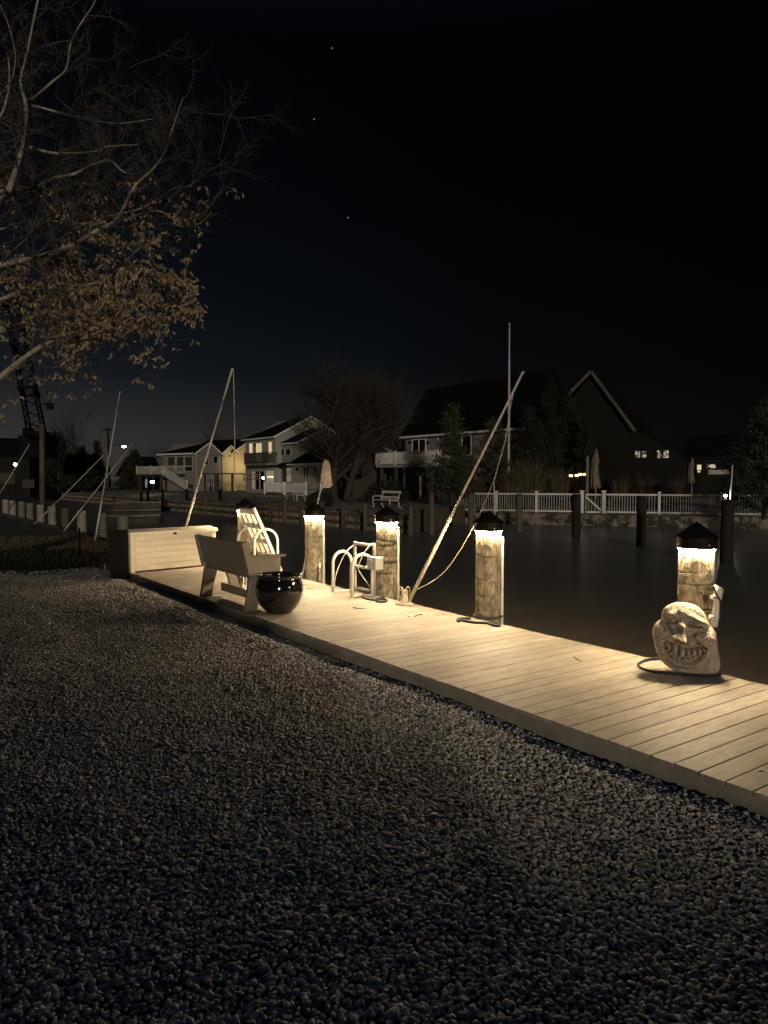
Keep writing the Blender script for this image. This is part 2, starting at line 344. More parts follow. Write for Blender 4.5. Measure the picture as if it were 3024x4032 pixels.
for k, (sx_, sy_, sz_) in enumerate([(1.2, .95, .78), (1.0, .9, .85), (1.4, .92, .7), (1.1, 1.05, .68), (1.25, .8, .8)]):
    ic = gn.nodes.new('GeometryNodeMeshIcoSphere'); ic.inputs['Subdivisions'].default_value = 3 if k < 5 else 2; ic.inputs['Radius'].default_value = 1
    nt_ = gn.nodes.new('ShaderNodeTexNoise'); nt_.inputs['Scale'].default_value = .9; nt_.inputs['Detail'].default_value = 1.5
    ps = gn.nodes.new('GeometryNodeInputPosition'); av = gn.nodes.new('ShaderNodeVectorMath'); av.operation = 'ADD'; av.inputs[1].default_value = (k*5.3, k*2.1, 1)
    gn.links.new(ps.outputs[0], av.inputs[0]); gn.links.new(av.outputs[0], nt_.inputs['Vector'])
    sb = gn.nodes.new('ShaderNodeVectorMath'); sb.operation = 'SUBTRACT'; gn.links.new(nt_.outputs['Color'], sb.inputs[0]); sb.inputs[1].default_value = (.5, .5, .5)
    sl = gn.nodes.new('ShaderNodeVectorMath'); sl.operation = 'SCALE'; sl.inputs['Scale'].default_value = .95; gn.links.new(sb.outputs[0], sl.inputs[0])
    sp_ = gn.nodes.new('GeometryNodeSetPosition'); gn.links.new(ic.outputs['Mesh'], sp_.inputs['Geometry']); gn.links.new(sl.outputs[0], sp_.inputs['Offset'])
    tr = gn.nodes.new('GeometryNodeTransform'); tr.inputs['Scale'].default_value = (sx_, sy_, sz_); gn.links.new(sp_.outputs[0], tr.inputs['Geometry'])
    sm = gn.nodes.new('GeometryNodeSetShadeSmooth'); gn.links.new(tr.outputs[0], sm.inputs['Geometry'])
    ms = gn.nodes.new('GeometryNodeSetMaterial'); ms.inputs['Material'].default_value = M['gravel']; gn.links.new(sm.outputs[0], ms.inputs['Geometry'])
    gi_ = gn.nodes.new('GeometryNodeGeometryToInstance'); gn.links.new(ms.outputs[0], gi_.inputs[0]); gn.links.new(gi_.outputs[0], jn.inputs[0])
ip = gn.nodes.new('GeometryNodeInstanceOnPoints'); gn.links.new(gi.outputs[0], ip.inputs['Points']); gn.links.new(jn.outputs[0], ip.inputs['Instance'])
ip.inputs['Pick Instance'].default_value = True
def rv(lo, hi, dt='FLOAT_VECTOR', seed=0):
    n = gn.nodes.new('FunctionNodeRandomValue'); n.data_type = dt
    i0, i1 = (0, 1) if dt == 'FLOAT_VECTOR' else ((4, 5) if dt == 'INT' else (2, 3))
    n.inputs[i0].default_value = lo; n.inputs[i1].default_value = hi; n.inputs['Seed'].default_value = seed
    return n.outputs[{'FLOAT_VECTOR': 0, 'FLOAT': 1, 'INT': 2}[dt]]
gn.links.new(rv(0, 4, 'INT', 2), ip.inputs['Instance Index'])
gn.links.new(rv((-.45, -.45, 0), (.45, .45, 6.28), seed=7), ip.inputs['Rotation'])
na = gn.nodes.new('GeometryNodeInputNamedAttribute'); na.data_type = 'FLOAT'; na.inputs['Name'].default_value = 'size'
gn.links.new(na.outputs[0], ip.inputs['Scale'])
gn.links.new(ip.outputs[0], gout.inputs[0])
md = go.modifiers.new('scatter', 'NODES'); md.node_group = gn

# ------------------------------------------------------------------ the dock
d = thing('dock', (-5, 4.45, 0), 'long pale plank dock along the water edge beside the gravel', 'dock')
mb = MB(); x = 3.6; rr = random.Random(2)
while x > XL:
    wd = .137; dz = rr.uniform(-.001, .001)
    y0 = YF+rr.uniform(-.003, .003); y1 = YB+rr.uniform(-.004, .004)
    mb.box((x-wd, y0, -.025+dz), (x, y1, dz)); x -= .143
mb.build('decking', 'deck', d, bevel=.003)
xl = x
mb = MB()
for k in range(8):
    a = XL-.75+k*2.05; mb.box((a, YF+.012, -.13), (a+2.044, YF+.045, -.028))
mb.build('fascia_board', 'fascia', d)
mb = MB().box((XL-1, YB-.06, -1.6), (3.6, YB-.02, -.03)); mb.build('sheet_wall', 'planks', d)
mb = MB()
k = 0
while k < 5: mb.box((XL-.02-k*.143-.137, 3.78, -.026), (XL-.02-k*.143, YB, -.001)); k += 1
mb.build('end_decking', 'deck', d, bevel=.003)
# ------------------------------------------------------------------ lit pilings
YP = YB+.152
def px_on(px, y): p = PY(px, 2200, y); return p.x
pile_px = [(967, 'far lit piling behind the white ladder and the bench, only its glowing top in view'),
           (1237, 'lit piling with the dip net pole leaning beside it, left of the low white ladder'),
           (1523, 'lit piling touching the low white ladder and its utility box'),
           (1923, 'lit piling standing alone between the leaning whip pole and the stone face'),
           (2741, 'largest lit piling, right behind the laughing stone face')]
def make_piling(loc, label):
    t = thing('dock_piling', loc, label, 'piling', 'lit pilings along the dock edge')
    x, y = loc[0], loc[1]; r = .137
    n = 40; V = []; rows = [(-2.2)]+[(-.4+.06*i) for i in range(0, 24)]
    rows = [z for z in rows if z < .97]+[.985]
    for z in rows:
        for j in range(n):
            a = 2*math.pi*j/n; q = Vector((math.cos(a)*2.2, math.sin(a)*2.2, z*1.4+x))
            rr_ = r*(1-.012*z)+.006*noise.noise(q)+.003*noise.noise(q*4)
            V.append((x+rr_*math.cos(a), y+rr_*math.sin(a), z))
    mb = MB(); mb.add(V, [(i*n+j, i*n+(j+1) % n, (i+1)*n+(j+1) % n, (i+1)*n+j) for i in range(len(rows)-1) for j in range(n)], True)
    mb.build('post', 'pile', t)
    c = MB(); rc = .157
    c.lathe([(.138, .956), (rc-.003, .955), (rc-.003, .951), (rc, .951), (rc, 1.035), (rc+.012, 1.036), (rc+.012, 1.044)], (x, y, 0), 48, False)
    # four-sided pyramid lid with a soft flare
    h = .125
    prof = [(1.13, 1.043), (.78, 1.043+h*.30), (.40, 1.043+h*.66), (.0, 1.043+h)]
    V = []; ang = R(10)
    for s_, z in prof:
        for j in range(8):
            a = ang+j*math.pi/4; V.append((x+rc*s_*math.cos(a), y+rc*s_*math.sin(a), z))
    c.add(V, [(i*8+j, i*8+(j+1) % 8, (i+1)*8+(j+1) % 8, (i+1)*8+j) for i in range(3) for j in range(8)])
    cap = c.build('lamp_cap', 'cap', t)
    c = MB().lathe([(.1385, .9400), (.1535, .9525)], (x, y, 0), 48, False); c.lathe([(.1535, .9528), (.1385, .9528)], (x, y, 0), 48, False)
    c.build('light_strip', 'ring', cap)
    # retaining bolts
    for a in (R(-115), R(-20), R(165)):
        c = MB(); p = Vector((x+rc*math.cos(a), y+rc*math.sin(a), .985)); dd = Vector((math.cos(a), math.sin(a), 0)); c.tube([p-dd*.002, p+dd*.010], .006, 8); c.build('bolt', 'alu', cap)
    # pvc cover strip down the water side
    a = YAW-R(8); dd = Vector((math.cos(a), math.sin(a), 0)); e_ = Vector((-dd.y, dd.x, 0)); o = Vector((x, y, 0))
    mb = MB(); mb.beam(o+dd*.152+Vector((0, 0, -1.3)), o+dd*.152+Vector((0, 0, .885)), .05, .026, up=dd)
    mb.build('cover_strip', 'white', t, bevel=.004)
    return t
locs = [Vector((px_on(a, YP), YP, 0)) for a, _ in pile_px]
p0 = make_piling(locs[3], pile_px[3][1])
piles = []
for i, (a, lb) in enumerate(pile_px):
    if i == 3: piles.append(p0); continue
    c = dup(p0, locs[i], lb); piles.append(c)
    c.rotation_euler.z = [.02, -.03, .03, 0, -.05][i]
    if i in (4,):
        for ch in list(c.children):
            if ch.name.startswith('cover_strip'): bpy.data.objects.remove(ch)
# ------------------------------------------------------------------ storage box
A = P(515, 2258); e1 = (FW*math.cos(R(45.7))+RT*math.sin(R(45.7))); e1.normalize(); e2 = Vector((-e1.y, e1.x, 0))
if e2.dot(FW) < 0: e2 = -e2
BL, BH, BDp = 1.56, .60, .56
def bb(mb, u0, u1, v0, v1, z0, z1):
    o = A; c = [(u0, v0), (u1, v0), (u1, v1), (u0, v1)]
    return mb.hexa([o+e1*u+e2*v+Vector((0, 0, z0)) for u, v in c]+[o+e1*u+e2*v+Vector((0, 0, z1)) for u, v in c])
t = thing('storage_box', A+e1*BL/2+e2*BDp/2, 'large cream resin storage box with horizontal grooves at the far end of the dock', 'deck box')
bx_ = MB()
rz = [.02, .125, .222, .319, .416, .513, .60]
for k in range(6): bb(bx_, .085, BL-.085, .008, .04, rz[k]+.006, rz[k+1]-.006)
bb(bx_, .07, BL-.07, .034, BDp-.02, .025, .6)
bx_.build('panel', 'boxp', t, bevel=.004)
for u_ in (0, BL-.078): c = MB(); bb(c, u_, u_+.078, 0, BDp, 0, .598); c.build('corner_panel', 'boxp', t, bevel=.006)
c = MB(); bb(c, -.025, BL+.025, -.03, BDp+.02, .602, .655)
o = A; zz = [(-.03, .655), (BDp*.5, .685), (BDp+.02, .66)]
V = [o+e1*u+e2*v+Vector((0, 0, z)) for u in (-.025, BL+.025) for v, z in zz]
c.add(V+[o+e1*u+e2*v+Vector((0, 0, .653)) for u in (-.025, BL+.025) for v in (-.03, BDp+.02)], [(0, 3, 4, 1), (1, 4, 5, 2), (0, 1, 2, 7, 6), (3, 8, 9, 5, 4), (2, 5, 9, 7)])
lid = c.build('lid', 'boxp', t, bevel=.005)
c = MB(); bb(c, BL*.49-.03, BL*.49+.03, -.038, -.028, .585, .622); bb(c, BL*.49-.012, BL*.49+.012, -.05, -.03, .595, .625); c.build('latch', 'black', lid, bevel=.002)
# ------------------------------------------------------------------ bench (seen from behind)
bl = P(800, 2347); br = P(980, 2407)
bx0, bx1 = bl.x-.0, br.x+.02; by = (bl.y+br.y)/2
t = thing('garden_bench', ((bx0+bx1)/2, by+.2, 0), 'heavy beige plastic bench facing the water, seen from behind', 'bench')
# backrest: leans towards the gravel
zb, zt = .43, .79; yb, yt = by+.0, by-.085
def bk(y_, z_): return (y_, z_)
nrm = Vector((0, (zt-zb), (yt-yb)*-1)).normalized()
bl_ = Vector((0, yt-yb, zt-zb)).normalized(); nn = Vector((0, bl_.z, -bl_.y))   # towards the seat
L_ = math.hypot(zt-zb, yt-yb)
c = MB()
for s0, s1 in ((0, .045), (.05, .30), (.305, .535), (.54, 1.0)):
    a0 = Vector((bx0-.03, yb, zb))+bl_*(L_*s0+.002); a1 = Vector((bx0-.03, yb, zb))+bl_*(L_*s1-.003); X = Vector((bx1-bx0+.06, 0, 0))
    c.hexa([a0, a0+X, a0+X+nn*.035, a0+nn*.035, a1, a1+X, a1+X+nn*.035, a1+nn*.035])
a0 = Vector((bx0+.03, yb, zb))+nn*.006; a1 = a0+bl_*L_*.99; X = Vector((bx1-bx0-.06, 0, 0)); c.hexa([a0, a0+X, a0+X+nn*.02, a0+nn*.02, a1, a1+X, a1+X+nn*.02, a1+nn*.02])
for s0 in (.05, .305, .54):
    a0 = Vector((bx0+.06, yb, zb))+bl_*(L_*s0-.006)-nn*.008; X = Vector((bx1-bx0-.14, 0, 0)); a1 = a0+bl_*.010
    c.hexa([a0, a0+X, a0+X+nn*.02, a0+nn*.02, a1, a1+X, a1+X+nn*.02, a1+nn*.02])
back = c.build('backrest', 'benchp', t)
for xx in (bx0-.045, bx1-.02):
    c = MB(); a0 = Vector((xx, yb, zb-.03))-nn*.012; a1 = a0+bl_*(L_+.035); X = Vector((.065, 0, 0))
    c.hexa([a0, a0+X, a0+X+nn*.075, a0+nn*.075, a1, a1+X, a1+X+nn*.075, a1+nn*.075]); c.build('back_stile', 'benchp', t, bevel=.008)
sy0, sy1 = by+.03, by+.47
c = MB()
for k in range(4): c.box((bx0, sy0+k*.112, .385), (bx1, sy0+k*.112+.106, .42))
c.build('seat', 'benchp', t, bevel=.006)
c = MB(); c.box((bx0+.03, sy0-.005, .372), (bx1-.03, sy0+.035, .384)); c.box((bx0+.03, sy1-.035, .33), (bx1-.03, sy1, .384)); c.build('apron', 'benchp', t, bevel=.004)
for xx in (bx0-.01, bx1-.045):
    c = MB(); w_ = .055
    c.prism([(xx, by-.055, 0), (xx, by+.10, 0), (xx, by+.135, .2), (xx, by+.19, .384), (xx, by+.005, .384), (xx, by-.01, .25)], (w_*3.0 if False else w_, 0, 0))
    c.build('leg', 'benchp', t, bevel=.008)
    c = MB(); c.prism([(xx, sy1-.20, .355), (xx, sy1-.02, .355), (xx, sy1+.05, 0), (xx, sy1-.09, 0), (xx, sy1-.14, .2)], (w_, 0, 0)); c.build('leg', 'benchp', t, bevel=.008)
# back posts read wide from behind: a flat flange on each rear leg
for xx in ():
    c = MB(); c.prism([(xx, by-.055, 0), (xx, by-.03, 0), (xx, by+.03, .355), (xx, by+.005, .355)], (.16, 0, 0)); c.build('leg_flange', 'benchp', t, bevel=.006)
for xx in (bx0+.0, bx1-.05):
    c = MB(); c.box((xx, by+.03, .42), (xx+.045, sy1-.06, .60)); c.build('side_panel', 'benchp', t, bevel=.006)
    c = MB(); c.box((xx-.015, by-.03, .60), (xx+.065, sy1, .635)); c.build('armrest', 'benchp', t, bevel=.012)
c = MB(); c.box((bx0+.04, by+.22, .06), (bx1-.04, by+.25, .165)); c.build('stretcher', 'benchp', t, bevel=.006)
for sx_ in (1, -1):
    c = MB(); pts = []
    x0 = (bx0+bx1)/2+(-.42 if sx_ == 1 else .02)
    for k in range(11):
        a = k/10*math.pi/2; pts.append((x0+.38*math.sin(a), by+.235, .385-.225*(1-math.cos(a))-.005))
    for i in range(10): c.beam(pts[i], pts[i+1], .03, .022)
    c.build('arch_brace', 'benchp', t)
c = MB()
for k in range(7): c.box((bx0+.5+k*.085, by+.26, .2), (bx0+.53+k*.085, by+.275, .384))
c.build('under_slat', 'benchp', t)
# chalky scuffs on the back rest
# ------------------------------------------------------------------ glazed pot
pc = P(1100, 2411)
t = thing('plant_pot', pc, 'round glossy black glazed pot standing by the bench', 'pot')
prof = [(.0, .004), (.14, .004), (.155, .012), (.165, .03), (.185, .05), (.235, .12), (.265, .20), (.272, .27), (.262, .34), (.245, .39), (.238, .408), (.252, .418), (.262, .428), (.26, .438), (.245, .440), (.232, .43), (.225, .40), (.245, .30), (.24, .2), (.18, .08), (.0, .06)]
MB().lathe(prof, pc, 64).build('vessel', 'pot', t)
MB().lathe([(.0, .30), (.1, .305), (.241, .30)], pc, 32).build('potting_soil', 'mulch', t)
# ------------------------------------------------------------------ raised ladder leaning over the dock
def arch(mb, x, y0, y1, zt_, r=.019, z0=.0, n=14):
    ra = (y1-y0)/2; yc = (y0+y1)/2
    pts = [(x, y0, z0), (x, y0, (zt_-ra)*.5)]+[(x, yc-ra*math.cos(math.pi*k/n), zt_-ra+ra*math.sin(math.pi*k/n)) for k in range(n+1)]+[(x, y1, (zt_-ra)*.5), (x, y1, z0)]
    mb.tube(pts, r, 10)
YE = YB-.04
rb = PY(1108, 2262, YE+.06)
xr = rb.x; xl_ = xr-.56
t = thing('dock_ladder', (xr-.28, YE, 0), 'tall cream ladder folded up and leaning over the dock behind the bench', 'ladder', 'dock ladders')
bot = Vector((0, YE+.06, .02)); top = Vector((0, YE-.40, 1.03)); dl = top-bot
for k, xx in enumerate((xl_+.02, xl_+.2, xl_+.38, xr)):
    c = MB(); a = Vector((xx, 0, 0)); c.beam(a+bot, a+top+(dl*.03 if k == 3 else Vector((0, 0, 0))), .046 if k in (0, 3) else .036, .05); c.build('rail', 'alu', t, bevel=.004)
for f_ in (.03, .26, .50, .74, .97):
    c = MB(); p = bot+dl*f_; c.beam(Vector((xl_, 0, 0))+p, Vector((xr, 0, 0))+p, .085, .03, up=Vector((0, -dl.z, dl.y))); c.build('rung', 'alu', t, bevel=.004)
for xx in (xl_-.02, xr+.03):
    c = MB(); arch(c, xx, YE-.42, YE-.02, .72, .022); c.build('handrail', 'alu', t)
# ------------------------------------------------------------------ low ladder at the edge
a = PY(1397, 2330, YE+.09); b_ = PY(1474, 2340, YE+.09); y_ = YE+.09
t = thing('dock_ladder', ((a.x+b_.x)/2, y_, 0), 'low white ladder with two hoop handrails between two lit pilings', 'ladder', 'dock ladders')
for xx in (a.x, b_.x):
    c = MB(); c.beam((xx, y_, -.9), (xx, y_, .66), .045, .03, up=(0, 1, 0)); c.build('rail', 'alu', t, bevel=.004)
for z_ in (.635, .33, .03, -.27, -.57):
    c = MB(); c.beam((a.x, y_, z_), (b_.x, y_, z_), .05, .035); c.build('rung', 'alu', t, bevel=.004)
h1 = P(1311, 2332); h2 = P(1387, 2352)
for hh in (h1, h2):
    c = MB(); arch(c, hh.x, hh.y, YE+.02, .54, .0215); c.build('handrail', 'alu', t)
    c = MB(); c.beam((hh.x, hh.y, .012), (hh.x, YE, .012), .05, .012); c.build('foot_plate', 'alu', t)
# utility box
u0 = PY(1457, 2236, YE-.02); u1 = PY(1495, 2196, YE-.02); ub = thing('utility_box', ((u0.x+u1.x)/2, YE, u0.z), 'small white electrical box clipped beside the low ladder', 'utility box')
c = MB(); c.box((u0.x, YE-.07, u0.z), (u1.x-.09, YE+.02, u1.z)); c.build('housing', 'white', ub, bevel=.006)
c = MB(); c.box((u1.x-.085, YE-.09, u0.z+.0), (u1.x+.01, YE+.03, u1.z+.004)); c.build('cover', 'white', ub, bevel=.006)
for z_ in (.25, .6): c = MB(); c.box((u1.x-.10, YE-.10, u0.z+(u1.z-u0.z)*z_), (u1.x-.08, YE-.06, u0.z+(u1.z-u0.z)*(z_+.15))); c.build('hinge', 'white', ub)
def pxtube(name, m, pts, r, label, cat, n=8, sm=5, group=None, **k):
    q = smoothpts([PD(*p) for p in pts], sm); c = MB(); c.tube(q, r, n)
    return c.build(name, m, origin=q[0], label=label, cat=cat, group=group)
ZC = 9.75
pxtube('cable', 'white', [(1328, 2322, 9.85), (1318, 2308, 9.8), (1319, 2280, ZC), (1332, 2235, ZC), (1350, 2195, ZC), (1370, 2165, ZC), (1392, 2147, 9.9)], .0065, 'thin white cable arching over the left hoop of the low ladder', 'cable')
pxtube('cable', 'white', [(1478, 2146, ZC), (1474, 2140, 9.6), (1464, 2139, 9.6), (1450, 2155, 9.6), (1430, 2185, 9.6), (1413, 2222, 9.6), (1412, 2243, 9.6), (1430, 2274, 9.6), (1448, 2298, 9.6), (1457, 2318, 9.7)], .0065, 'thin white cable curling down inside the right hoop of the low ladder', 'cable')
# ------------------------------------------------------------------ ropes on the deck
def decktube(name, m, pts, r, label, cat, z=0, group=None, n=8):
    q = smoothpts([P(a, b, r+z) for a, b in pts], 6); c = MB(); c.tube(q, r, n); return c.build(name, m, origin=q[0], label=label, cat=cat, group=group)
decktube('rope', 'rope', [(1470, 2334), (1445, 2338), (1428, 2343), (1427, 2351), (1445, 2359), (1475, 2363), (1500, 2360), (1520, 2361), (1524, 2366), (1510, 2370), (1485, 2369), (1478, 2363), (1490, 2356), (1515, 2353)], .011, 'black rope in small loops at the foot of the piling beside the low ladder', 'rope')
decktube('rope', 'rope', [(1855, 2435), (1835, 2434), (1815, 2436), (1802, 2440), (1805, 2446), (1820, 2441), (1840, 2446), (1870, 2451), (1910, 2452), (1940, 2455), (1962, 2458), (1965, 2463), (1945, 2462), (1925, 2456)], .014, 'thick black rope laid in a flat loop at the foot of the solitary lit piling', 'rope')
c = MB(); rr_ = .153; q = [(locs[3].x+rr_*math.cos(a), locs[3].y+rr_*math.sin(a), .022) for a in [R(165+k*14) for k in range(18)] if locs[3].y+rr_*math.sin(a) < 99]
c.tube(q, .013, 8); c.build('rope', 'rope', origin=q[0], label='black rope wrapped round the base of the solitary lit piling', cat='rope')
decktube('cable', 'rope', [(2590, 2592), (2555, 2597), (2525, 2606), (2512, 2618), (2530, 2632), (2570, 2644), (2620, 2650), (2700, 2656), (2780, 2662), (2826, 2660), (2838, 2652)], .010, 'black cable looping on the planks in front of the laughing stone face', 'cable')
# ------------------------------------------------------------------ big leaning mooring whip
b0 = P(1605, 2378); b0.y -= .05; b0.z = 0
Zt = 9.2
pbase = PD(1608, 2372, depth(b0)); ptop = PD(2060, 1463, 7.9)
t = thing('mooring_whip', b0, 'thick pale mooring whip leaning right from a tied bracket on the dock edge', 'mooring whip', 'mooring whips')
jn_ = pbase.lerp(ptop, .385)
c = MB(); c.tube([pbase, pbase.lerp(ptop, .2), jn_], [.023, .0215, .021], 12); low = c.build('lower_tube', 'fibre', t)
c = MB(); c.tube([jn_, pbase.lerp(ptop, .7), ptop], [.0155, .014, .0125], 12); c.build('upper_pole', 'fibre', t)
dirp = (ptop-pbase).normalized(); c = MB(); c.tube([jn_-dirp*.02, jn_+dirp*.03], .025, 12); c.build('collar', 'white', low)
c = MB(); c.lathe([(.0, .0), (.10, .0), (.105, .012), (.095, .022), (.05, .03), (.045, .09), (.035, .12), (0, .125)], b0, 20); c.build('base_bracket', 'cord', t)
c = MB()
for k in range(4):
    ph = k*1.3; ctr = b0+Vector((0, 0, .13+k*.012))
    q = [ctr+Vector((math.cos(ph+s)*.035, math.sin(ph+s)*.04, .012*math.sin(2*s+k))) for s in np.linspace(0, 6.3, 14)]
    c.tube([Vector(x) for x in q], .008, 6)
for sgn in (-1, 1):
    q = [b0+Vector((0, 0, .15))+RT*sgn*u_+Vector((0, 0, v_)) for u_, v_ in ((0, 0), (.035, .06), (.065, .04), (.06, -.03), (.03, -.08), (.0, -.02))]
    c.tube(smoothpts(q, 5), .007, 6)
c.build('lashing', 'cord', t)
rp = [(2066, 1462, 7.88), (2030, 1520, 7.95), (2010, 1600, 8.0), (1990, 1730, 8.05), (1962, 1830, 8.1), (1945, 1892, 8.1)]
pxtube('rope', 'cord', rp, .006, 'thin rope hanging from the tip of the thick leaning mooring whip', 'rope', 6)
pxtube('rope', 'cord', [(1945, 1892, 8.1), (1895, 2010, 8.3), (1850, 2100, 8.5), (1790, 2200, 8.75), (1730, 2270, 8.95), (1660, 2312, 9.1), (1625, 2328, 9.15)], .006, 'rope sagging in a curve from the knot back to the foot of the thick whip', 'rope', 6)
pxtube('rope', 'cord', [(1945, 1892, 8.1), (1947, 1960, 8.1), (1948, 2034, 8.1)], .006, 'straight rope hanging down onto the cap of the solitary lit piling', 'rope', 6)
# slimmer whips
def whip(base, tip, r0, r1, label, Zt_=None, extra=None):
    zb_ = depth(base); tp = PD(tip[0], tip[1], Zt_ or zb_-.4)
    t = thing('mooring_whip', base, label, 'mooring whip', 'mooring whips')
    mid = base.lerp(tp, .5)+Vector((0, 0, -.02))
    c = MB(); c.tube([base, base.lerp(tp, .3)], [r0, r0*.95], 8); c.build('lower_tube', 'fibre', t)
    c = MB(); c.tube([base.lerp(tp, .3), mid, tp], [r0*.8, r0*.7, r1], 8); c.build('upper_pole', 'fibre', t)
    return t, tp
bse = PY(726, 2085, YB+.1); bse = PD(721, 2110, 13.4)
tw, tp2 = whip(bse, (915, 1450), .026, .019, 'slim pale mooring whip rising from behind the storage box', 12.9)
pxtube('rope', 'cord', [(915, 1450, 12.9), (919, 1462, 12.9), (921, 1560, 12.9), (924, 1720, 12.9), (922, 1860, 12.9), (921, 1900, 12.9), (925, 1925, 12.9), (928, 1932, 12.9), (930, 1915, 12.9), (924, 1880, 12.9)], .009, 'rope hanging straight down from the tip of the slim whip behind the storage box', 'rope', 6)
g1 = P(371, 2148, -.22); whip(g1, (473, 1540), .026, .013, 'pale upright whip pole rising from the dark verge left of the storage box')
pxtube('rope', 'cord', [(423, 1790, depth(g1)-.3), (428, 1815, depth(g1)-.3), (430, 1830, depth(g1)-.3), (424, 1832, depth(g1)-.3), (421, 1800, depth(g1)-.3)], .008, 'small loop of rope tied to the upright whip pole on the verge', 'rope', 6)
g1 = P(245, 2100, -.2); whip(g1, (525, 1741), .020, .010, 'thin whip pole slanting right across the street lamp, in front of the stub pilings')
g1 = P(136, 2064, -.2); whip(g1, (408, 1792), .020, .010, 'thin whip pole slanting low to the right, leftmost to reach the utility pole')
g1 = P(-60, 2040, -.2); whip(g1, (117, 1748), .024, .012, 'thin whip pole at the left frame edge beside the lit bulb')
# ------------------------------------------------------------------ dip net leaning by second piling
nb = P(1188, 2278); nb.z = .01
zn = depth(nb); nt1 = PD(1262, 1928, zn+.15)
t = thing('landing_net', nb, 'pale landing net standing on its pole beside a lit piling, bag up', 'landing net')
c = MB(); c.tube([nb, nb.lerp(nt1, .5), nt1], [.017, .015, .013], 8); c.build('pole', 'fibre', t)
ctr = [(1284, 1813), (1290, 1822), (1286, 1850), (1284, 1880), (1282, 1912)]
wds = [4, 12, 19, 23, 21]
c = MB(); V = []; n = 20
prof = [(1283, 1812, 2), (1283, 1817, 9), (1283, 1830, 14), (1284, 1850, 18), (1285, 1870, 21), (1286, 1890, 23), (1286, 1904, 23), (1287, 1913, 21)]
for k, (x_, y_, w_) in enumerate(prof):
    ctr_ = PD(x_, y_, zn+.1); s_ = zn/F
    for j in range(n):
        a = 2*math.pi*j/n; wob = 1+.14*math.sin(3*a+k*.9)+.08*math.sin(7*a+k*1.7)
        V.append(ctr_+RT*(w_*s_*math.cos(a)*wob)+FW*(w_*s_*.55*math.sin(a)*wob)+Vector((0, 0, .012*math.sin(2*a+k))))
c.add(V, [(i*n+j, i*n+(j+1) % n, (i+1)*n+(j+1) % n, (i+1)*n+j) for i in range(len(prof)-1) for j in range(n)]+[tuple(range(n))], True)
c.build('net_bag', 'net', t)
c = MB(); q = [PD(1264, 1905, zn+.1), PD(1263, 1925, zn+.1), PD(1275, 1918, zn+.12), PD(1300, 1918, zn+.12), PD(1308, 1905, zn+.1)]; c.tube(smoothpts(q, 4), .008, 6); c.build('hoop', 'alu', t)
# small float and cord tied on the second piling
fl = PD(1258, 2255, depth(locs[1])-.19)
c = MB(); c.tube([PD(1260, 2218, depth(locs[1])-.17), PD(1259, 2288, depth(locs[1])-.17)], [.011, .011], 8)
c.build('rod_holder', 'white', origin=fl, label='short white rod tied to the face of the piling beside the dip net', cat='rod')
pxtube('cord', 'rope', [(1250, 2290, 10.8), (1249, 2250, 10.8), (1252, 2238, 10.8), (1262, 2240, 10.7), (1264, 2252, 10.7), (1257, 2262, 10.7), (1250, 2270, 10.8)], .005, 'dark cord looped round the short white rod on the piling', 'cord', 6)
# rod holder on the big piling
rh0 = PD(2812, 2468, 5.72); rh1 = PD(2832, 2312, 5.72)
t = thing('rod_holder', rh0, 'white fishing rod holder tube strapped to the side of the largest lit piling', 'rod holder')
dd = (rh1-rh0).normalized(); L3 = (rh1-rh0).length
c = MB(); n = 20; V = []; prof3 = [(0, .027), (.5, .0275), (.72, .029), (.86, .032), (1.0, .036)]
for f_, r_ in prof3:
    for j in range(n):
        a = 2*math.pi*j/n; V.append(rh0+dd*(L3*f_*(1 if f_ < 1 else 1)) + RT*r_*math.cos(a)+FW*r_*math.sin(a)+dd*(0 if f_ < 1 else -.02*math.cos(a)))
for f_, r_ in reversed(prof3[1:]):
    for j in range(n):
        a = 2*math.pi*j/n; V.append(rh0+dd*(L3*f_-.004)+RT*(r_-.005)*math.cos(a)+FW*(r_-.005)*math.sin(a)+dd*(0 if f_ < 1 else -.02*math.cos(a)))
k_ = len(prof3)*2-1
c.add(V, [(i*n+j, i*n+(j+1) % n, (i+1)*n+(j+1) % n, (i+1)*n+j) for i in range(k_-1) for j in range(n)]+[tuple(range(n))[::-1]], True); c.build('tube', 'white', t)
for f_ in (.22, .27, .72, .77):
    c = MB(); p = rh0+dd*L3*f_; c.beam(p-RT*.050, p+RT*.02, .045, .008); c.build('strap', 'white', t)
pxtube('cord', 'rope', [(2811, 2306, 5.66), (2816, 2330, 5.66), (2828, 2352, 5.66), (2837, 2370, 5.68), (2835, 2420, 5.7), (2829, 2480, 5.7), (2822, 2545, 5.72), (2830, 2590, 5.72), (2835, 2650, 5.72)], .007, 'dark cord running down over the white rod holder to the dock', 'cord', 6)
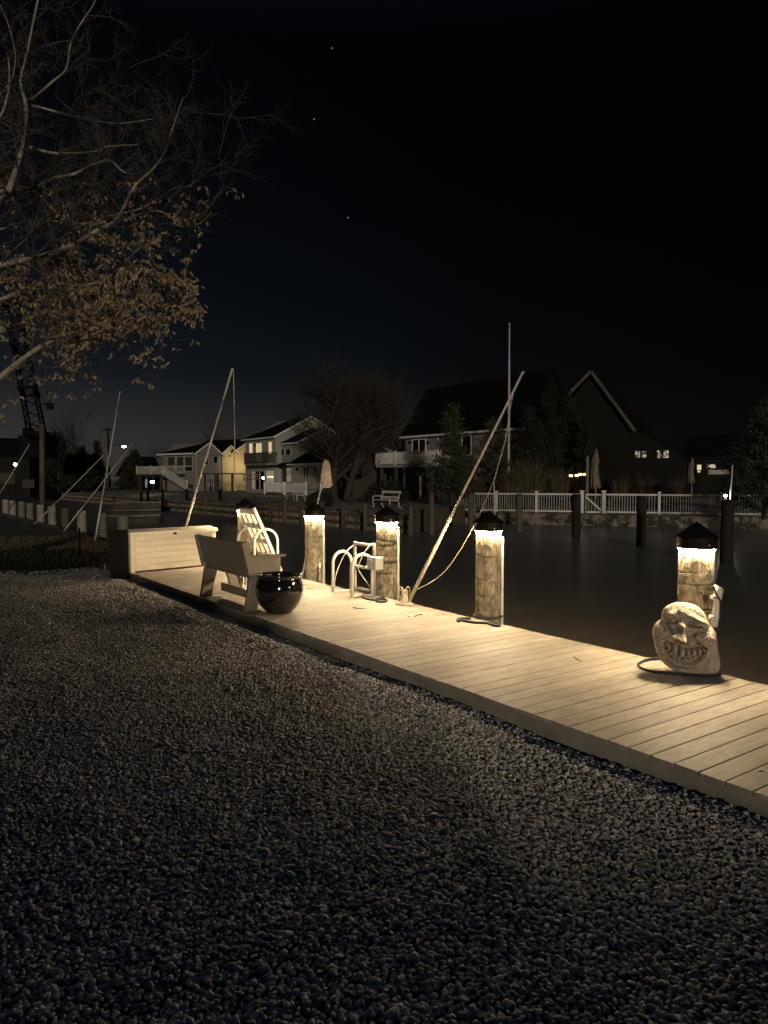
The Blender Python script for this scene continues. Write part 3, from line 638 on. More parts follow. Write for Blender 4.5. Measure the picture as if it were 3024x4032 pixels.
# ------------------------------------------------------------------ laughing stone face
def face():
    S = .000735
    outl = [(760, 1006), (830, 1012), (900, 1032), (955, 1065), (1000, 1120), (1030, 1210), (1062, 1245), (1095, 1295), (1113, 1350), (1115, 1420), (1122, 1500), (1138, 1600), (1136, 1680), (1112, 1728), (1060, 1750), (900, 1750), (760, 1738), (640, 1700), (560, 1640), (512, 1580), (484, 1500), (478, 1430), (462, 1380), (460, 1310), (478, 1260), (515, 1215), (556, 1192), (560, 1150), (572, 1105), (600, 1060), (650, 1026), (705, 1008)]
    cx, cy = 800, 1400
    ang = np.array([math.atan2(-(y-cy), x-cx) for x, y in outl]); rad = np.array([math.hypot(x-cx, y-cy) for x, y in outl])
    o = np.argsort(ang); ang = ang[o]; rad = rad[o]
    A3 = np.concatenate([ang-2*np.pi, ang, ang+2*np.pi]); R3 = np.concatenate([rad]*3)
    nT, nR = 420, 210
    th = np.linspace(-np.pi, np.pi, nT, endpoint=False); Rb = np.interp(th, A3, R3)
    k = np.exp(-np.linspace(-2, 2, 9)**2); k /= k.sum(); Rb = np.convolve(np.concatenate([Rb[-4:], Rb, Rb[:4]]), k, 'valid')
    tt = np.linspace(0, 1, nR)
    T, TH = np.meshgrid(tt, th, indexing='ij'); RB = np.tile(Rb, (nR, 1))
    X = cx+T*RB*np.cos(TH); Y = cy-T*RB*np.sin(TH)
    def g(x0, y0, sx, sy=None, rot=0):
        sy = sy or sx; c, s = math.cos(R(rot)), math.sin(R(rot)); dx, dy = X-x0, Y-y0
        return np.exp(-((dx*c+dy*s)/sx)**2-((-dx*s+dy*c)/sy)**2)
    def curve(pts, wdt, amp):    # gaussian tube along a polyline; amp may vary
        best = np.full(X.shape, 1e9)
        for (x0, y0), (x1, y1) in zip(pts[:-1], pts[1:]):
            l2 = (x1-x0)**2+(y1-y0)**2; u = np.clip(((X-x0)*(x1-x0)+(Y-y0)*(y1-y0))/l2, 0, 1)
            best = np.minimum(best, np.hypot(X-x0-u*(x1-x0), Y-y0-u*(y1-y0)))
        return amp*np.exp(-(best/wdt)**2)
    def sig(v): return 1/(1+np.exp(-np.clip(v, -30, 30)))
    edge = np.clip(1-T**3.2, 0, 1)**.55
    D = (128-.10*np.clip(1400-Y, -400, 400)*.4)*edge
    m = np.clip((1-T)*5, 0, 1)       # features fade towards the rim
    Fz = np.zeros_like(X)
    Fz += 8*g(790, 1085, 170, 75, 8)                          # forehead
    Fz += 46*g(628, 1112, 54, 22, -25) + 54*g(890, 1160, 120, 24, 27)    # brows
    Fz -= 16*g(705, 1120, 16, 45)                              # frown crease
    Fz -= 14*g(615, 1195, 62, 42, 5) + 16*g(850, 1222, 92, 44, 12)     # sockets
    Fz += 44*g(622, 1184, 42, 15, 8) + 46*g(856, 1210, 60, 16, 12) + 22*g(622, 1222, 44, 12, 8) + 24*g(850, 1250, 64, 13, 10)      # closed lids
    Fz -= curve([(575, 1190), (600, 1203), (640, 1205), (672, 1196)], 7, 40)
    Fz -= curve([(795, 1222), (830, 1232), (880, 1236), (925, 1240)], 7, 42)
    Fz -= curve([(575, 1150), (610, 1135), (655, 1148), (680, 1175)], 6, 12) + curve([(785, 1205), (820, 1180), (880, 1180), (960, 1215)], 6, 14)
    Fz += 62*g(525, 1275, 58, 66) + 78*g(1010, 1350, 105, 88, 15)       # cheeks
    Fz -= curve([(556, 1190), (575, 1235), (600, 1262), (615, 1300)], 17, 42)
    Fz -= curve([(1035, 1240), (985, 1285), (930, 1290), (880, 1292), (850, 1310), (838, 1350), (880, 1400)], 16, 34)
    Fz += curve([(722, 1225), (712, 1270), (700, 1330), (690, 1360)], 36, 74)        # nose
    Fz += 26*g(705, 1330, 75, 70) + 66*g(692, 1362, 64, 42) + 46*g(618, 1332, 34, 28) + 52*g(792, 1374, 48, 32, 15)
    Fz -= curve([(655, 1385), (645, 1350)], 8, 20) + curve([(750, 1400), (752, 1365)], 9, 20)
    # mouth: between an upper and a lower curve
    up = np.interp(X, [535, 560, 600, 660, 720, 800, 870, 930, 950], [1400, 1382, 1402, 1428, 1440, 1443, 1438, 1432, 1450])
    lo = np.interp(X, [535, 560, 600, 650, 720, 800, 870, 920, 950], [1400, 1490, 1552, 1585, 1602, 1598, 1565, 1510, 1450])
    inm = sig((Y-up)/3.5)*sig((lo-Y)/3.5)*sig((X-540)/6)*sig((948-X)/6)
    Fz += curve([(528, 1385), (560, 1372), (610, 1388), (680, 1418), (760, 1424), (860, 1420), (925, 1415), (958, 1430)], 13, 20)   # upper lip
    Fz += curve([(527, 1410), (542, 1490), (590, 1575), (650, 1618), (730, 1640), (820, 1635), (895, 1590), (945, 1520), (962, 1450)], 24, 40)  # lower lip
    Fz -= curve([(560, 1640), (640, 1675), (730, 1690), (830, 1680), (920, 1640), (975, 1570), (1000, 1500)], 26, 16)
    Fz = Fz*(1-inm)-34*inm+34*inm*g(740, 1500, 240, 120)
    def tooth(x0, y0, w_, h_, rot, amp):
        c, s = math.cos(R(rot)), math.sin(R(rot)); dx, dy = X-x0, Y-y0
        u_ = np.abs(dx*c+dy*s)/(w_*1.08); v_ = np.abs(-dx*s+dy*c)/(h_*1.06); q = u_**3.2+v_**3.2
        return amp*np.sqrt(np.clip(1-q, 0, 1))
    tz = np.zeros_like(X)
    for a_ in [(562, 1425, 13, 26, 0), (587, 1442, 18, 34, 10), (637, 1462, 31, 50, 12), (708, 1487, 31, 48, 4), (768, 1494, 25, 40, 0), (827, 1486, 26, 36, -6), (884, 1473, 25, 30, -10), (926, 1462, 15, 22, -10)]:
        tz = np.maximum(tz, tooth(*a_, 54))
    for a_ in [(574, 1482, 13, 20, 20), (598, 1515, 18, 20, 25), (636, 1546, 24, 20, 18), (684, 1560, 24, 20, 8), (738, 1566, 25, 20, 0), (792, 1560, 23, 19, -6), (842, 1542, 26, 19, -20), (890, 1512, 22, 15, -30)]:
        tz = np.maximum(tz, tooth(*a_, 40))
    Fz += tz*inm
    # coarse tooling of the stone
    rough = np.array([[noise.noise(Vector((X[i, j]/26, Y[i, j]/26, 3)))+.9*noise.noise(Vector((X[i, j]/8.5, Y[i, j]/8.5, 7))) for j in range(nT)] for i in range(nR)])
    patch = np.clip(g(800, 1060, 220, 70, 8)+g(1000, 1190, 60, 60)+g(1010, 1310, 130, 70)+g(700, 1320, 60, 60)+g(525, 1250, 60, 50)+.15, 0, 1)
    Fz = Fz*1.5
    D = D+Fz*m+rough*(2.0+11*patch)*m
    Xf = (X-780)*S; Zf = (1752-Y)*S; Df = D*S
    V = []; Fc = []
    pb = P(2697, 2655, 0)
    yaw = R(-6); r_ = RT*math.cos(yaw)+FW*math.sin(yaw); f_ = FW*math.cos(yaw)-RT*math.sin(yaw)
    tilt = R(10)
    def place(x, z, d):
        # d: towards the viewer; lean back slightly
        d2 = d-z*math.sin(tilt)*.9
        return pb+r_*x-f_*d2+Vector((0, 0, z))
    for i in range(nR):
        for j in range(nT): V.append(place(Xf[i, j], max(.001, Zf[i, j]), Df[i, j]))
    for i in range(nR-1):
        for j in range(nT): a = i*nT+j; b_ = i*nT+(j+1) % nT; Fc.append((a, a+nT, b_+nT, b_))
    o0 = len(V)
    rows = [1.0, .96, .86, .7, .45, .0]
    bd = [0, .05, .09, .12, .135, .14]
    for q, dd in zip(rows[1:], bd[1:]):
        for j in range(nT):
            x = (cx+Rb[j]*q*math.cos(th[j])-780)*S; z = (1752-(cy-Rb[j]*q*math.sin(th[j])))*S
            V.append(place(x, max(.001, z), -dd))
    prev = (nR-1)*nT
    for k in range(5):
        cur = o0+k*nT
        for j in range(nT): Fc.append((prev+j, cur+j, cur+(j+1) % nT, prev+(j+1) % nT))
        prev = cur
    mb = MB(); mb.add(V, Fc, True)
    mb.build('stone_face', 'stone', origin=pb, label='laughing round stone face with closed eyes and big teeth on the dock edge', cat='sculpture')
face()
# ------------------------------------------------------------------ litter on the dock and pebbles
def leaf_mesh(mb, c, ax, up, ln, wd, fold=.25):
    ax = Vector(ax).normalized(); up = Vector(up); sd = ax.cross(up).normalized(); up = sd.cross(ax).normalized(); c = Vector(c)
    prof = [(0, .0), (.12, .25), (.22, .6), (.32, .35), (.45, .95), (.55, .5), (.68, .8), (.8, .35), (1, 0)]
    V = [c]; n = len(prof)
    V = [c+ax*ln*(t) + up*ln*.10*math.sin(t*3.1) for t, _ in prof]
    V += [c+ax*ln*(t+.05)+sd*wd*.5*w_+up*(wd*fold*w_+ln*.10*math.sin(t*3.1)) for t, w_ in prof]
    V += [c+ax*ln*(t+.05)-sd*wd*.5*w_+up*(wd*fold*w_+ln*.10*math.sin(t*3.1)) for t, w_ in prof]
    Fc = []
    for i in range(n-1): Fc += [(i, i+1, n+i+1, n+i), (i, 2*n+i, 2*n+i+1, i+1)]
    mb.add(V, Fc)
rl = random.Random(11)
def ground_leaf(px, py, z, ln, label, m='leaf', up=(0, 0, 1)):
    p = P(px, py, z+.004); a = rl.uniform(0, 6.28); mb = MB(); leaf_mesh(mb, p, (math.cos(a), math.sin(a), .12), up, ln, ln*.55, .3)
    mb.build('fallen_leaf', m, origin=p, label=label, cat='leaf', group='fallen leaves')
M['paleleaf'] = mat('bleached leaf', (.42, .33, .17), .8, .3, 12)
for px, py, z, ln, lb in [(2655, 3832, -.085, .055, 'curled yellow leaf on the pebbles near the bottom right'), (2640, 3860, -.085, .045, 'small yellow leaf touching the curled yellow leaf on the pebbles'),
                          (2568, 3768, -.085, .03, 'pale round leaf on the pebbles just above the curled yellow leaf')]:
    ground_leaf(px, py, z, ln, lb, 'paleleaf')
for px, py, ln, lb in [(613, 2264, .03, 'tiny dark leaf on planks before the storage box, leftmost of the pair'), (668, 2275, .03, 'tiny dark leaf on planks before the storage box, rightmost of the pair'),
                       (588, 2282, .04, 'dry leaf at the dock front edge near the storage box'), (700, 2243, .06, 'dry leaf cluster against the bottom of the storage box'), (722, 2242, .05, 'dry leaf beside the cluster against the storage box'),
                       (1168, 2447, .04, 'small dark leaf on the planks right of the black pot'), (1246, 2494, .035, 'small dark leaf near the dock front edge, below and right of the pot'),
                       (2976, 3042, .045, 'curled dark leaf on the planks at the right frame edge')]:
    ground_leaf(px, py, 0, ln, lb)
for px, py, ln in [(1010, 3160, .03), (430, 2790, .03), (1660, 3700, .035), (1590, 3745, .03), (2075, 3520, .04), (2370, 3318, .035), (2050, 3140, .03), (2230, 3190, .025), (1480, 3585, .03), (760, 2655, .03), (2880, 3640, .03), (1190, 3420, .03), (2200, 3905, .035), (560, 3500, .035), (2500, 3950, .03), (1960, 3600, .025)]:
    p = P(px, py, -.075); a = rl.uniform(0, 6.28); mb = MB(); leaf_mesh(mb, p, (math.cos(a), math.sin(a), .3), (0, 0, 1), ln, ln*.6, .3)
    mb.build('fallen_leaf', 'paleleaf', origin=p, label='small bleached leaf fragment lying loose among the yard pebbles', cat='leaf', group='leaf fragments on the pebbles')
def twig(pts, r, label):
    q = [P(a, b, .005+(.006 if i % 2 else 0)) for i, (a, b) in enumerate(pts)]; c = MB(); c.tube(q, [r]*(len(q)-1)+[r*.4], 5)
    c.build('twig', 'darkbark', origin=q[0], label=label, cat='twig', group='twigs on the dock')
twig([(1390, 2392), (1412, 2395), (1438, 2396)], .005, 'forked dark twig on the planks in front of the low ladder')
twig([(1379, 2355), (1376, 2366)], .006, 'short dark twig standing out right of the low ladder foot')
twig([(1603, 2424), (1616, 2430)], .004, 'short straight twig on the planks left of the curved twig')
twig([(1632, 2427), (1645, 2421), (1662, 2419), (1664, 2423)], .005, 'curved twig on the planks in front of the thick whip bracket')
twig([(2593, 2664), (2596, 2682)], .004, 'thin upright twig caught between planks below the stone face')
twig([(2258, 2585), (2275, 2598), (2292, 2601)], .004, 'thin bent twig on the planks midway to the stone face')
for pts_, lb in (([(2330, 3325), (2380, 3336), (2440, 3345)], 'long dark stick lying on the pebbles in the right foreground'), ([(255, 2412), (330, 2408), (405, 2405)], 'dark stick lying on the pebbles at the left')):
    q = [P(a, b, -.10) for a, b in pts_]; c = MB(); c.tube(q, .006, 5); c.build('stick', 'darkbark', origin=q[0], label=lb, cat='stick')
# ------------------------------------------------------------------ neighbour's bulkhead piles (left)
stub = [(22, 1970, 'a'), (50, 1972, 'b'), (85, 1975, 'c'), (118, 1981, 'd'), (160, 1987, 'e'), (205, 1994, 'f'), (258, 2001, 'g'), (322, 2010, 'h'), (400, 2020, 'i'), (485, 2031, 'j')]
sl = ['stub pile at the left frame edge, farthest of the row along the bank', 'second stub pile in from the left frame edge', 'third stub pile in from the left frame edge', 'fourth stub pile in, just left of the pile with a dark scar',
      'stub pile with a dark diagonal scar, crossed by the foot of a whip pole', 'stub pile right of the scarred one, near the middle of the row', 'darkest stub pile, in the gap between two paler ones',
      'pale broad stub pile left of the upright whip pole', 'pale stub pile just behind the upright whip pole', 'grey stub pile nearest the storage box, last of the row']
for (px, py, _), lb in zip(stub, sl):
    top = PY(px, py, 5.62); r = .145 if px > 60 else .15
    mb = MB(); n = 16; V = []; rows = [-2.3, -.6, -.3, 0, .3, .49, top.z-.012, top.z]
    for i, z in enumerate(sorted(rows)):
        for j in range(n):
            a = 2*math.pi*j/n; q = .012*noise.noise(Vector((math.cos(a)*2, math.sin(a)*2, z*2+px))); rr_ = r+q-(.012 if z == top.z else 0)
            V.append((top.x+rr_*math.cos(a), 5.62+rr_*math.sin(a), z))
    k_ = len(rows)
    mb.add(V, [(i*n+j, i*n+(j+1) % n, (i+1)*n+(j+1) % n, (i+1)*n+j) for i in range(k_-1) for j in range(n)]+[tuple((k_-1)*n+j for j in range(n))], True)
    mb.build('bulkhead_pile', 'stubwood' if px != 258 else 'farwood', origin=(top.x, 5.62, -2.3), label=lb, cat='pile', group='stub piles along the bank')
c = MB(); c.box((-60, 5.35, -2), (-12.9, 5.42, -.12)); c.build('bulkhead_wall', 'farwood', label='low dark timber bulkhead wall holding the left bank', cat='retaining wall')
# wire mesh fence by the box
f0 = P(315, 2245, -.16); f1 = P(505, 2252, -.16); ztop = PN(315, 2083, f0, FW).z
t = thing('wire_fence', f0, 'dark wire mesh garden fence standing left of the storage box', 'fence')
c = MB(); n = 26
for k in range(n+1):
    p = f0.lerp(f1, k/n); c.beam(p, (p.x, p.y, ztop), .004, .004)
for k in range(14):
    z = -.1+(ztop+.1)*k/13; c.beam((f0.x, f0.y, z), (f1.x, f1.y, z), .004, .004)
c.build('mesh_panel', 'steel', t)
c = MB(); a_ = P(436, 2290, -.12); b_ = P(506, 2287, -.12); c.beam(a_+Vector((0, 0, .41)), b_+Vector((0, 0, .41)), .02, .82); c.build('shade_panel', 'steel', t)  # dark panel added in place of the box's unlit left end
for f_ in (0, 1):
    c = MB(); p = f0.lerp(f1, f_); c.beam(p, (p.x, p.y, ztop+.02), .03, .03); c.build('post', 'steel', t)
c = MB(); p = PD(485, 2136, depth(f1)-.05); n = 12
c.lathe([(0, -.035), (.03, -.03), (.05, 0), (.045, .03), (.02, .045), (0, .046)], p, 12)
c.build('insulator_knob', 'white', origin=p, label='small white knob fixed on the wire mesh fence beside the storage box', cat='knob')
pxtube('cord', 'cord', [(461, 2162, 12.2), (460, 2190, 12.2), (457, 2225, 12.2), (449, 2252, 12.1), (446, 2285, 11.6)], .006, 'pale cord hanging from the wire fence down to the pebbles', 'cord', 6)
t = thing('stake', P(412, 2245, -.15), 'small three-legged wire stake standing where pebbles meet the dark bed', 'stake')
c = MB(); k0 = PD(412, 2243, 11.9); c.tube([PD(412, 2222, 11.9), k0], .006, 6); c.tube([k0, PD(338, 2297, 11.4)], .005, 6); c.tube([k0, PD(488, 2274, 11.8)], .005, 6); c.build('legs', 'alu', t)
# dry grass tufts on the verge
def blades(mb, rg_, c, n, h, spread, lean=.3, wd=.006):
    for _ in range(n):
        a = rg_.uniform(0, 6.28); r_ = spread*math.sqrt(rg_.random()); p = Vector((c[0]+r_*math.cos(a), c[1]+r_*math.sin(a), c[2]))
        a2 = rg_.uniform(0, 6.28); l = rg_.uniform(.5, 1)*h; d = Vector((math.cos(a2), math.sin(a2), 0))*lean*rg_.uniform(.2, 1)
        s_ = RT*wd*rg_.uniform(.6, 1.3); p1 = p+Vector((0, 0, l*.55))+d*l*.35; p2 = p+Vector((0, 0, l*(1-.2*lean)))+d*l
        mb.add([p-s_, p+s_, p1+s_*.8, p1-s_*.8, p2], [(0, 1, 2, 3), (3, 2, 4)])
rb_ = random.Random(4); mb = MB()
for _ in range(260):
    px = rb_.uniform(-60, 420); py = rb_.uniform(2125, 2235); p = P(px, py, -.18)
    if p.y > 5.2: continue
    blades(mb, rb_, p, 22, rb_.uniform(.12, .3), .28, .7, .007)
mb.build('dry_grass', 'reed', origin=(0, 0, 0), label='dry tufted grass and leaf litter on the dark bed beyond the pebbles', cat='grass', kind='stuff')
# dark leafy clumps added for the storage box's shade where the gravel ends
def leafball(mb, rg_, c, rx, ry, rz, n, s, squash=1):
    for _ in range(n):
        v = Vector((rg_.gauss(0, 1), rg_.gauss(0, 1), rg_.gauss(0, 1))).normalized()*rg_.uniform(.55, 1.05)
        p = Vector(c)+Vector((v.x*rx, v.y*ry, v.z*rz)); a = Vector((rg_.uniform(-1, 1), rg_.uniform(-1, 1), rg_.uniform(-1, 1))).normalized(); b = a.orthogonal().normalized()
        q = s*rg_.uniform(.6, 1.4); mb.add([p-a*q, p+b*q*.5, p+a*q, p-b*q*.5], [(0, 1, 2, 3)])
mb = MB(); rgh = random.Random(8)
for k in range(16):
    p = P(-60+k*23, 2268-k*.8, -.16); leafball(mb, rgh, (p.x-.3, p.y+.15, .02), .42, .38, .22, 420, .035)
mb.build('shade_clump', 'darkgreen', origin=P(200, 2268, -.16), label='low black mass added for shade where the pebbles end at the left', cat='shade clump')
# ------------------------------------------------------------------ the oak at the upper left
def catm(pts, n=5): return smoothpts(pts, n)
rt_ = random.Random(21)
TW = MB()
OAK = thing('oak_tree', (-9.6, -2.2, -.16), 'big half-bare oak reaching in from the left with brown leaves', 'tree')
oak = MB(); leaves = MB(); tips = []
def twigs(p, d, ln, r, lev, mb, leafy, rg_):
    n = 4; q = [p]; dd = d.normalized()
    for k in range(n):
        dd = (dd+Vector((rg_.uniform(-1, 1), rg_.uniform(-1, 1), rg_.uniform(-.7, .9)))*.28).normalized(); q.append(q[-1]+dd*ln/n)
    mb.tube(q, [r*(1-.75*k/n) for k in range(n+1)], 4 if lev else 5, cap=False)
    if lev > 0:
        for k in range(1, n+1):
            for _ in range(rg_.choice((1, 2)) if lev > 1 else rg_.choice((1, 1, 2))):
                s_ = Vector((rg_.uniform(-1, 1), rg_.uniform(-1, 1), rg_.uniform(-.8, 1))).normalized()
                twigs(q[k], (dd*.7+s_*.8), ln*rg_.uniform(.4, .7), r*.5, lev-1, mb, leafy, rg_)
    hz = CAM.z+depth(q[-1])*.40
    if leafy and lev <= 1 and rg_.random() < leafy and q[-1].z < hz and (q[-1].z < hz-.8 or rg_.random() < .35):
        e_ = q[-1] if rg_.random() < .8 else q[2]
        for _ in range(rg_.randint(2, 5)):
            a = rg_.uniform(0, 6.28); ax = Vector((math.cos(a)*.7, math.sin(a)*.7, -rg_.uniform(.3, 1.2)))
            leaf_mesh(leaves, e_+Vector((rg_.uniform(-.03, .03), rg_.uniform(-.03, .03), rg_.uniform(-.03, .02))), ax, (rg_.uniform(-1, 1), rg_.uniform(-1, 1), rg_.uniform(-.2, 1)), rg_.uniform(.04, .078), rg_.uniform(.022, .042), .45)
limbs = [  # px, py at photo scale; depth at start / end; radius start / end; leafiness
 ([(-300, 1760), (0, 1485), (183, 1350), (285, 1309), (366, 1305)], 6.6, 7.2, .060, .016, .35),
 ([(-400, 1330), (0, 1180), (122, 1146), (224, 1126), (300, 1100)], 7.2, 8.4, .05, .012, .6),
 ([(-400, 1140), (0, 1044), (163, 1010), (292, 963), (380, 915), (475, 868), (515, 814), (563, 732), (644, 665), (698, 597), (732, 502), (780, 380)], 7.0, 8.2, .062, .006, .25),
 ([(-260, 960), (0, 780), (41, 732), (75, 631), (95, 543), (102, 414), (81, 325), (108, 203), (149, 0), (170, -90)], 6.6, 7.4, .062, .012, .0),
 ([(119, 400), (203, 325), (261, 271), (278, 176), (319, 95), (380, 14), (400, -60)], 7.0, 7.4, .024, .010, 0),
 ([(-300, 800), (0, 753), (136, 739), (203, 705), (292, 685), (373, 651), (448, 631), (515, 678), (597, 685)], 7.2, 7.9, .050, .008, .12),
 ([(102, 576), (224, 604), (380, 597), (448, 576), (576, 570)], 7.2, 8.2, .028, .008, .06),
 ([(119, 412), (224, 441), (326, 468), (488, 485), (644, 468)], 7.1, 8.6, .024, .006, .0),
 ([(300, 900), (434, 855), (610, 814), (739, 740), (800, 735), (860, 690)], 8.2, 9.2, .026, .006, .0),
 ([(-80, 560), (0, 461), (34, 353), (34, 237), (15, 150)], 6.9, 7.2, .026, .010, 0),
 ([(353, 1122), (475, 1092), (515, 1038), (576, 983), (640, 960)], 7.6, 8.2, .024, .006, .75),
 ([(200, 1230), (407, 1268), (502, 1248), (610, 1261), (746, 1241)], 7.3, 7.9, .022, .006, .9),
 ([(515, 868), (640, 830), (720, 850), (760, 890), (850, 880), (905, 835)], 8.0, 8.7, .022, .004, .15),
 ([(-200, 1000), (60, 880), (200, 870), (330, 880), (450, 850)], 7.6, 8.6, .03, .01, .35),
 ([(-300, 640), (0, 375), (60, 250), (40, 120), (0, 20)], 7.4, 8.0, .018, .008, 0),
]
for pl, z0, z1, r0, r1, lf in limbs:
    pl = [(a if a < 300 else 300+(a-300)*.88, b) for a, b in pl]; k = len(pl); q = [PD(a, b, z0+(z1-z0)*i/(k-1)+.25*math.sin(i*2.1+z0*3)) for i, (a, b) in enumerate(pl)]
    s = catm(q, 5); n = len(s); rs = [r0+(r1-r0)*i/(n-1) for i in range(n)]
    rs = [x*.5 for x in rs]; oak.tube(s, rs, 9)
    for i in range(2, n, 1):
        if rt_.random() < .40:
            d = (s[min(i+1, n-1)]-s[i-1]).normalized(); side = Vector((rt_.uniform(-1, 1), rt_.uniform(-1, 1), rt_.uniform(-.7, 1.1))).normalized()
            px_ok = True
            twigs(s[i], d*.5+side, rt_.uniform(.3, .8)*(1-.6*i/n), rs[i]*.45+.002, 2, TW, lf, rt_)
# leafy masses at the lower right of the crown
for _ in range(125):
    px = rt_.triangular(0, 740, 430); py = rt_.triangular(880, 1460, 1230)
    if px > 560 and py > 1400-(0 if px < 700 else 60): continue
    if px > 640 and 1180 > py > 1130 and px > 740: continue
    if py > 1330 and (px < 560 or px > 680): 
        if rt_.random() < .8: continue
    if ((px-360)/390)**2+((py-1140)/330)**2 > 1: continue
    z = rt_.uniform(7.0, 8.6); p = PD(px, py, z)
    twigs(p, Vector((rt_.uniform(-1, 1), rt_.uniform(-1, 1), rt_.uniform(-.8, .5))), rt_.uniform(.2, .45), .005, 1, TW, 1.0, rt_)
for _ in range(70):   # scattered bare twig haze
    px = rt_.uniform(0, 900); py = rt_.uniform(250, 1000)
    if (px-250)**2/650**2+(py-650)**2/430**2 > 1: continue
    p = PD(px, py, rt_.uniform(7.4, 9.2)); twigs(p, Vector((rt_.uniform(-1, 1), rt_.uniform(-1, 1), rt_.uniform(-.3, 1))), rt_.uniform(.3, .7), .005, 2, TW, .1, rt_)
trunk = MB()
tb = PD(-1500, 2600, 6.3); tb.z = -.16
t1 = PD(-1300, 1500, 6.5); t2 = PD(-1050, 900, 6.6)
trunk.tube(smoothpts([tb, tb.lerp(t1, .5), t1, t2, PD(-700, 350, 6.8)], 5), [.32-.008*k for k in range(21)], 14)
for pl, z0, z1, r0, r1, lf in limbs:
    if pl[0][0] < -150:
        r0 *= .55; a0 = PD(pl[0][0], pl[0][1], z0+.25*math.sin(z0*3)); trunk.tube(smoothpts([t1.lerp(t2, rt_.random()), a0.lerp(t1, .4)+Vector((0, 0, .1)), a0], 4), [r0*1.6, r0*1.4, r0*1.3, r0*1.2, r0*1.1, r0*1.1, r0, r0, r0], 8)
ORG['oak_tree'] = Vector((tb.x, tb.y, -.16)); OAK.location = ORG['oak_tree']
trunk.build('trunk', 'bark', OAK); oak.build('branches', 'bark', OAK); TW.build('twigs', 'twig', OAK); leaves.build('foliage', 'leaf', OAK)
print('oak faces', len(oak.f), len(leaves.f))
# ------------------------------------------------------------------ far shore
GZ = -.1
rgf = random.Random(77)
W1 = [(-200, 20.2), (-41, 20.9), (-28.2, 21.5)]             # left far bulkhead, parallel to our dock
W2 = [(-28.2, 21.5), (-33.2, 29.4)]                          # it turns the corner
W3 = [(-33.2, 29.4), (-19.7, 38.4), (20, 64.9)]               # low block wall on the right
mb = MB()
V = [(-400, 20.2, GZ), (-200, 20.2, GZ), (-41, 20.9, GZ), (-28.2, 21.5, GZ), (-33.2, 29.4, GZ), (-46, 48, GZ), (-400, 48, GZ), (-400, 600, GZ), (300, 600, GZ)]
E_ = -.38; mb.add([(-500, 20.2, E_), (-200, 20.2, E_), (-41, 20.9, E_), (-28.2, 21.5, E_), (-33.2, 29.4, GZ-.1), (-38, 35, GZ), (-500, 40, GZ), (-500, 25, GZ+.05), (-200, 25, GZ+.05), (-41, 25.6, GZ+.05), (-31, 25.6, GZ+.0)], [(0, 1, 8, 7), (1, 2, 9, 8), (2, 3, 10, 9), (7, 8, 9, 10, 4, 5, 6)])
mb.add([(-33.2, 29.4, -.52), (-19.7, 38.4, -.52), (20, 64.9, -.52), (300, 250, -.52), (300, 600, GZ), (-500, 600, GZ), (-500, 40, GZ), (-38, 35, GZ), (-24, 46, GZ-.1), (10, 68, GZ-.1)],
       [(0, 1, 8, 7), (1, 2, 9, 8), (2, 3, 4, 9), (9, 4, 5, 8), (8, 5, 6, 7)])
mb.build('far_lawn', 'farland', origin=(0, 0, 0), kind='structure')
def wall(name, a, b, z0, z1, m, label, thick=.12, **k):
    a = Vector((*a, 0)); b = Vector((*b, 0)); c = MB(); c.beam(a+Vector((0, 0, (z0+z1)/2)), b+Vector((0, 0, (z0+z1)/2)), thick, z1-z0); return c.build(name, m, label=label, cat='retaining wall', **k)
t = thing('bulkhead', (-60, 20.7, WZ), 'timber bulkhead wall of the far bank with stringers and piles', 'retaining wall')
for a, b in zip(W1[:-1], W1[1:]): 
    c = MB(); A_ = Vector((*a, 0)); B_ = Vector((*b, 0)); n = int((B_-A_).length/.28); n = min(n, 260)
    A_ = B_-(B_-A_).normalized()*min((B_-A_).length, n*.28)
    for k in range(n):
        p = A_.lerp(B_, k/n); q = A_.lerp(B_, (k+.93)/n); of = rgf.uniform(-.02, .02); c.box((p.x, p.y+of, -2.5), (q.x, p.y+.06+of, rgf.uniform(-.05, .05)-.30))
    c.build('sheeting', 'planks', t)
    for zz_ in (-.42, -.85):
        c = MB(); c.beam(A_+Vector((0, -.06, zz_)), B_+Vector((0, -.06, zz_)), .14, .16); c.build('stringer', 'farwood', t)
c = MB(); c.beam((-28.15, 21.5, -.85), (-33.2, 29.4, -.85), .12, 1.6); c.build('sheeting', 'farwood', t)
t = thing('block_wall', (-20, 38, WZ), 'low wall of grey concrete blocks below the picket fence', 'retaining wall')
mb = MB(); A_ = Vector((*W3[0], 0)); B_ = Vector((*W3[1], 0)); B_ = A_+(B_-A_)*1.9; L_ = (B_-A_).length; n = int(L_/.42); dn = Vector((-(B_-A_).y, (B_-A_).x, 0)).normalized()
for row in range(2):
    for k in range(n):
        p = A_.lerp(B_, (k+.5*row)/n); q = A_.lerp(B_, (k+.5*row+.96)/n); h0 = WZ-.3+row*.62 if row else -2; h1 = WZ+.30 if row == 0 else -.53
        o_ = -dn*rgf.uniform(-.02, .05); mb.hexa([p+o_+Vector((0, 0, h0 if row == 0 else WZ+.31)), q+o_+Vector((0, 0, h0 if row == 0 else WZ+.31)), q+dn*.3+Vector((0, 0, h0 if row == 0 else WZ+.31)), p+dn*.3+Vector((0, 0, h0 if row == 0 else WZ+.31)),
                                          p+o_+Vector((0, 0, h1)), q+o_+Vector((0, 0, h1)), q+dn*.3+Vector((0, 0, h1)), p+dn*.3+Vector((0, 0, h1))])
m = M['block']; 
mb.build('blocks', 'block', t)
